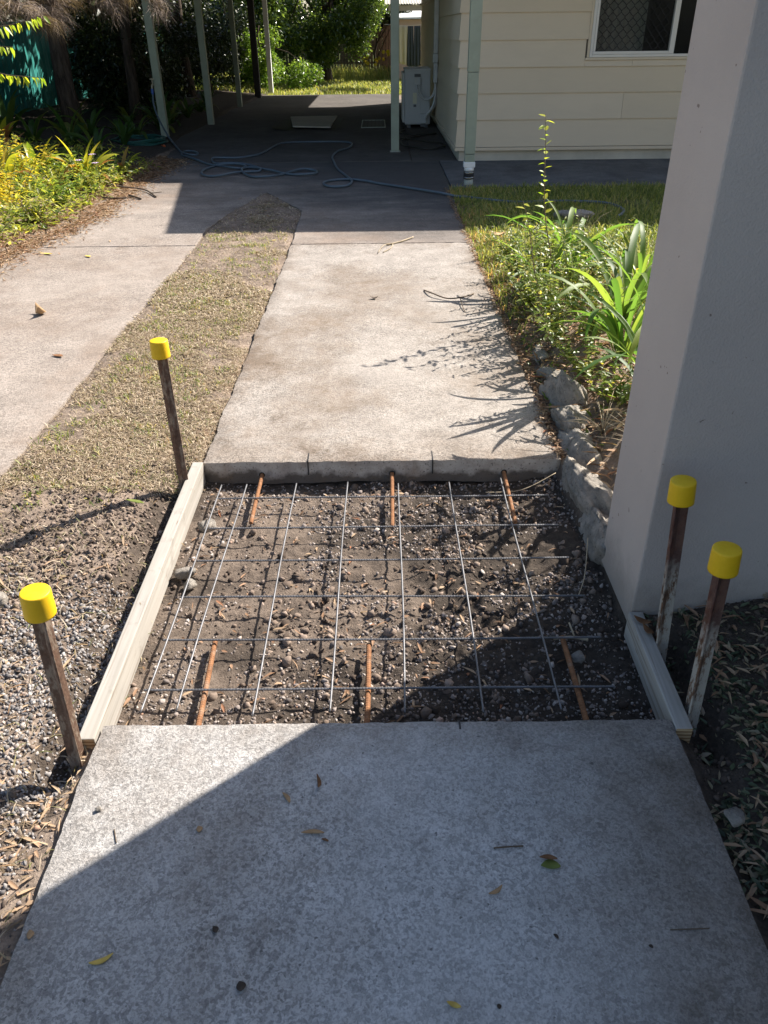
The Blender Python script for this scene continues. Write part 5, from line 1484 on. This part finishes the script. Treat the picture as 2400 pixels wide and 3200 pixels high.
hp_ = [(-3.50, 13.62, .66), (-3.49, 13.55, .50), (-3.40, 13.4, .30), (-3.2, 13.0, .12), (-2.98, 12.5, .03)]
for i, (x, y) in enumerate(HOSE):
    z = .0145 + .007 * (1 + math.sin(i * 1.9)) * (1 if 4 < i < 50 else .35)
    if x > .74: z = float(gz(x, y)) + .03
    hp_.append((x, y, z))
tag(MB().tube(curve_pts(hp_, 5), .0135, 8).obj('garden_hose', M['hose'], smooth=True), 'long blue grey garden hose looped across the shaded driveway', 'hose')
tap = thing('garden_tap', 'garden tap with blue connector on the first left post', 'tap', (-3.50, 13.70, .77))
MB().tube([(.01, .10, 0), (.0, .0, 0), (.0, -.05, -.01), (.0, -.08, -.05)], .014, 8).tube([(0, 0, 0), (0, 0, .07)], .009, 8).obj('body', M['brass'], tap, True)
MB().box((-.035, -.008, .068), (.035, .008, .084)).obj('handle', M['brass'], tap, bevel=.003)
MB().lathe([(.016, -.13), (.020, -.12), (.020, -.06), (.015, -.05)], 14, (0, -.08, 0)).obj('hose_connector', M['tapblue'], tap, True)
co = []
for k in range(130):
    a = k * .29
    co.append((-3.62 + (.34 + .05 * math.sin(k * .37)) * math.cos(a) * (1 + .1 * math.sin(k * .11)), 12.9 + (.46 + .05 * math.cos(k * .3)) * math.sin(a), .045 + .012 * (k / 22) + .006 * math.sin(k * 1.3)))
tag(MB().tube(co, .0135, 7).obj('coiled_hose', M['hose_g'], smooth=True), 'dark green hose coiled in the shade beside the first post', 'hose')
o = MB().tube([(-3.22, 12.62, .03), (-3.16, 12.5, .035), (-3.12, 12.42, .03)], [.018, .022, .012], 8).obj('hose_fitting', M['orange'], smooth=True)
tag(o, 'orange hose fitting on the ground below the tap', 'hose fitting')
bh = [(.455, 14.654), (.35, 14.122), (.5, 13.85), (.80, 13.85), (.93, 13.95), (.70, 13.6), (.44, 13.3), (.335, 12.9), (.36, 12.45), (.50, 12.15), (.73, 12.02), (.90, 12.15), (.955, 12.35), (.90, 12.6), (.70, 12.9), (.48, 13.15), (.35, 13.33), (.24, 13.5)]
tag(MB().tube(curve_pts([(x, y, .018 + .012 * (i % 2)) for i, (x, y) in enumerate(bh)], 6), .012, 8).obj('black_hose', M['hose_k'], smooth=True), 'black hose looped on the concrete below the air conditioner', 'hose')
cv = thing('cover_board', 'cream board lying flat on a black mat under the carport', 'board', (0, 0, 0))
MB().prism([(-1.705, 16.72), (-1.50, 14.99), (-.84, 14.80), (-.806, 16.80)], .032, .055).obj('board', M['palm'], cv)
mv = []
for k in range(15):
    t_ = k / 14
    mv.append((-1.86 + .5 * t_, .010 + .055 * (1 - min(1, t_ * 1.6)) ** 2))
V = [(x, 14.75, z) for x, z in mv] + [(x + .12, 16.2, z) for x, z in mv]
tag(MB().add(V, [(i, i + 1, 16 + i, 15 + i) for i in range(14)]).add([(-1.36, 14.75, .010), (-.72, 14.72, .010), (-.70, 16.95, .010), (-1.6, 16.2, .010)], [(0, 1, 2, 3)]).obj('rubber_mat', M['black']), 'black rubber mat with a curled edge under the cream board', 'mat')
dr = thing('drain_grate', 'dark rectangular drain grate in the carport floor', 'drain', (-.10, 15.67, .0055))
MB().box((-.20, -.62, -.03), (.20, .62, .0015)).obj('pit', M['black'], dr)
for k in range(6):
    x = -.17 + k * .068
    MB().box((x - .010, -.58, .002), (x + .010, .58, .010)).obj('slat', M['dpost'], dr)
fr = MB().box((-.215, -.64, .0), (.215, -.622, .012)).box((-.215, .622, .0), (.215, .64, .012)).box((-.215, -.622, .0), (-.201, .622, .012)).box((.201, -.622, .0), (.215, .622, .012)).obj('frame', M['pvc'], dr)

def fallen(label, x, y, L_, w_, yaw, mat, z=.0025, curl=.15, cat='leaf', nm='fallen_leaf', grp='fallen leaves on the concrete'):
    n_ = 8
    if y < 1.3: L_ *= .72; w_ *= .68
    if mat == 'leaf_dark' and y < 1.3: L_ *= .7; w_ *= .7
    V, Fc = [], []
    for i in range(n_ + 1):
        t_ = i / n_
        ww = w_ * (math.sin(PI * min(1, t_ * 1.0 + .02)) ** .8) * .5 + .0006
        bow = curl * L_ * (t_ - .5) ** 2 * 2.5
        side = .10 * L_ * math.sin(PI * t_)
        for sx in (-1, 0, 1):
            V.append((sx * ww + side, (t_ - .5) * L_, bow + abs(sx) * ww * .35))
    for i in range(n_):
        b_ = i * 3
        Fc += [(b_, b_ + 1, b_ + 4, b_ + 3), (b_ + 1, b_ + 2, b_ + 5, b_ + 4)]
    o = link(nm, mesh_np(nm, V, Fc, M[mat], smooth=True), None, (x, y, z), (0, 0, yaw))
    so = o.modifiers.new('solid', 'SOLIDIFY'); so.thickness = .0008
    return tag(o, label, cat, grp)
fallen('narrow tan leaf just below the shadow line on the near slab', -.225, 1.129, .045, .012, .6, 'leaf_tan')
fallen('brown leaf with curled end above the other narrow leaves', -.157, 1.169, .052, .011, .15, 'leaf_brown', curl=.4)
fallen('small round tan leaf left of centre on the near slab', -.405, 1.052, .022, .018, .3, 'leaf_tan')
fallen('long tan leaf lying level in the middle of the near slab', -.159, 1.038, .068, .013, 1.55, 'leaf_tan')
fallen('tiny pink scrap of leaf beside the long tan leaf', -.132, 1.022, .022, .006, 1.2, 'leaf_brown')
fallen('green leaf lying under a brown leaf on the near slab', .333, .955, .055, .030, 1.5, 'leaf_green')
fallen('brown leaf lying on top of the green leaf', .330, .968, .050, .014, 1.45, 'leaf_brown', z=.010)
fallen('slim tan leaf pointing up right below the green leaf', .214, .906, .048, .011, -1.0, 'leaf_tan')
fallen('yellow leaf near the lower left of the near slab', -.532, .780, .060, .013, -1.15, 'leaf_yel')
fallen('curled yellow leaf at the bottom of the near slab', .113, .691, .035, .012, 1.2, 'leaf_yel', curl=.5)
fallen('tan leaf on the left rim of the near slab', -.683, .827, .026, .018, .3, 'leaf_tan')
fallen('rotted dark leaf left of centre on the near slab', -.331, .832, .026, .022, .6, 'leaf_dark', curl=.4)
fallen('larger rotted dark leaf near the bottom of the slab', -.267, .728, .034, .034, .3, 'leaf_dark', curl=.3)
fallen('small dark leaf scrap right of centre on the near slab', .316, .812, .022, .010, .7, 'leaf_dark')
fallen('dark scrap at the lower right of the near slab', .489, .791, .016, .010, 1.0, 'leaf_dark')
fallen('dark scrap at the very bottom of the near slab', .192, .690, .016, .014, .2, 'leaf_dark')
fallen('curled tan leaf alone on the left track', -2.089, 4.66, .12, .06, .5, 'leaf_tan', curl=.8)
fallen('narrow yellow leaf on the left track nearest the bed', -2.598, 6.17, .12, .03, 1.3, 'leaf_yel')
fallen('small yellow leaf on the left track', -2.246, 6.08, .07, .03, .9, 'leaf_yel')
fallen('brown leaf on the left track beside the dry grass', -1.72, 3.93, .07, .03, 1.2, 'leaf_brown')
fallen('dark dead leaf in the middle of the far path slab', -.044, 4.90, .05, .03, 1.5, 'leaf_dark', curl=.6)
fallen('dry brown leaf draped over the end of the right timber', .738, 1.712, .05, .022, .9, 'leaf_brown', z=.004, curl=.5)
fallen('second brown leaf lying on the right timber', .742, 1.672, .045, .02, .3, 'leaf_brown', z=.004, curl=.5)
fallen('big dry brown leaf at the edge of the sunny lawn', .93, 6.35, .13, .09, 1.2, 'leaf_tan', z=.06, curl=.5, grp='dry leaves in the grass')
fallen('pale leaf blade in the dark soil by the left timber', -.90, 2.40, .08, .016, 1.2, 'leaf_green', z=.012, grp='dry leaves in the grass')
def stick(label, pts, r, mat, grp='fallen twigs on the concrete', forks=()):
    b = MB().tube(curve_pts(pts, 5), r, 5)
    for f_ in forks: b.tube(curve_pts(f_, 4), r * .6, 4)
    return tag(b.obj('fallen_twig', M[mat], smooth=True), label, 'twig', grp)
stick('dark forked twig on the far path slab', [(.283, 5.078, .004), (.33, 4.95, .02), (.42, 4.86, .012), (.52, 4.86, .02), (.60, 4.98, .006)], .0045, 'twig', forks=[[(.50, 4.86, .015), (.50, 4.74, .012), (.506, 4.62, .004)]])
stick('pale twig lying near the shadow edge on the path', [(.27, 6.58, .012), (.16, 6.44, .008), (.05, 6.34, .006)], .006, 'twig_pale', forks=[[(.12, 6.40, .006), (.03, 6.28, .02), (-.02, 6.08, .006)], [(.10, 6.38, .006), (.08, 6.22, .01), (.02, 6.10, .006)]])
stick('long dark twig reaching from the left bed onto the track', [(-3.15, 9.35, .06), (-2.85, 9.0, .05), (-2.55, 8.95, .02), (-2.32, 8.55, .01)], .008, 'twig', forks=[[(-2.42, 8.7, .02), (-2.30, 8.72, .03)]])
stick('short dark twig in the orange litter', [(-2.95, 8.52, .03), (-2.75, 8.45, .02), (-2.60, 8.50, .015)], .008, 'twig')
stick('broken twig beside the short dark twig', [(-2.62, 8.62, .02), (-2.45, 8.45, .01)], .010, 'twig')
stick('thin brown twig right of centre on the near slab', [(.222, .999, .002), (.25, 1.0, .004), (.285, 1.003, .002)], .0018, 'twig')
stick('tiny straight twig on the sunlit part of the near slab', [(-.588, 1.055, .002), (-.574, 1.022, .002)], .0013, 'twig')
stick('fine dark twig at the right side of the near slab', [(.535, .822, .002), (.61, .824, .002)], .0012, 'twig')
stick('bent stick lying in the shaded corner of the pit', [(.50, 1.745, -.08), (.56, 1.742, -.075), (.60, 1.735, -.08)], .005, 'twig_pale', forks=[[(.56, 1.742, -.07), (.55, 1.78, -.05)]])
for k, (lab, x0, y0, x1, y1) in enumerate([('thin root trailing from the far rock into the pit', .68, 2.66, .40, 2.60), ('thin root curling below the wall foot', .70, 2.2, .62, 1.95)]):
    stick(lab, [(x0, y0, -.03), ((x0 + x1) / 2, (y0 + y1) / 2 - .03, -.07), (x1, y1, -.08)], .0018, 'twig_pale', 'roots hanging into the pit')
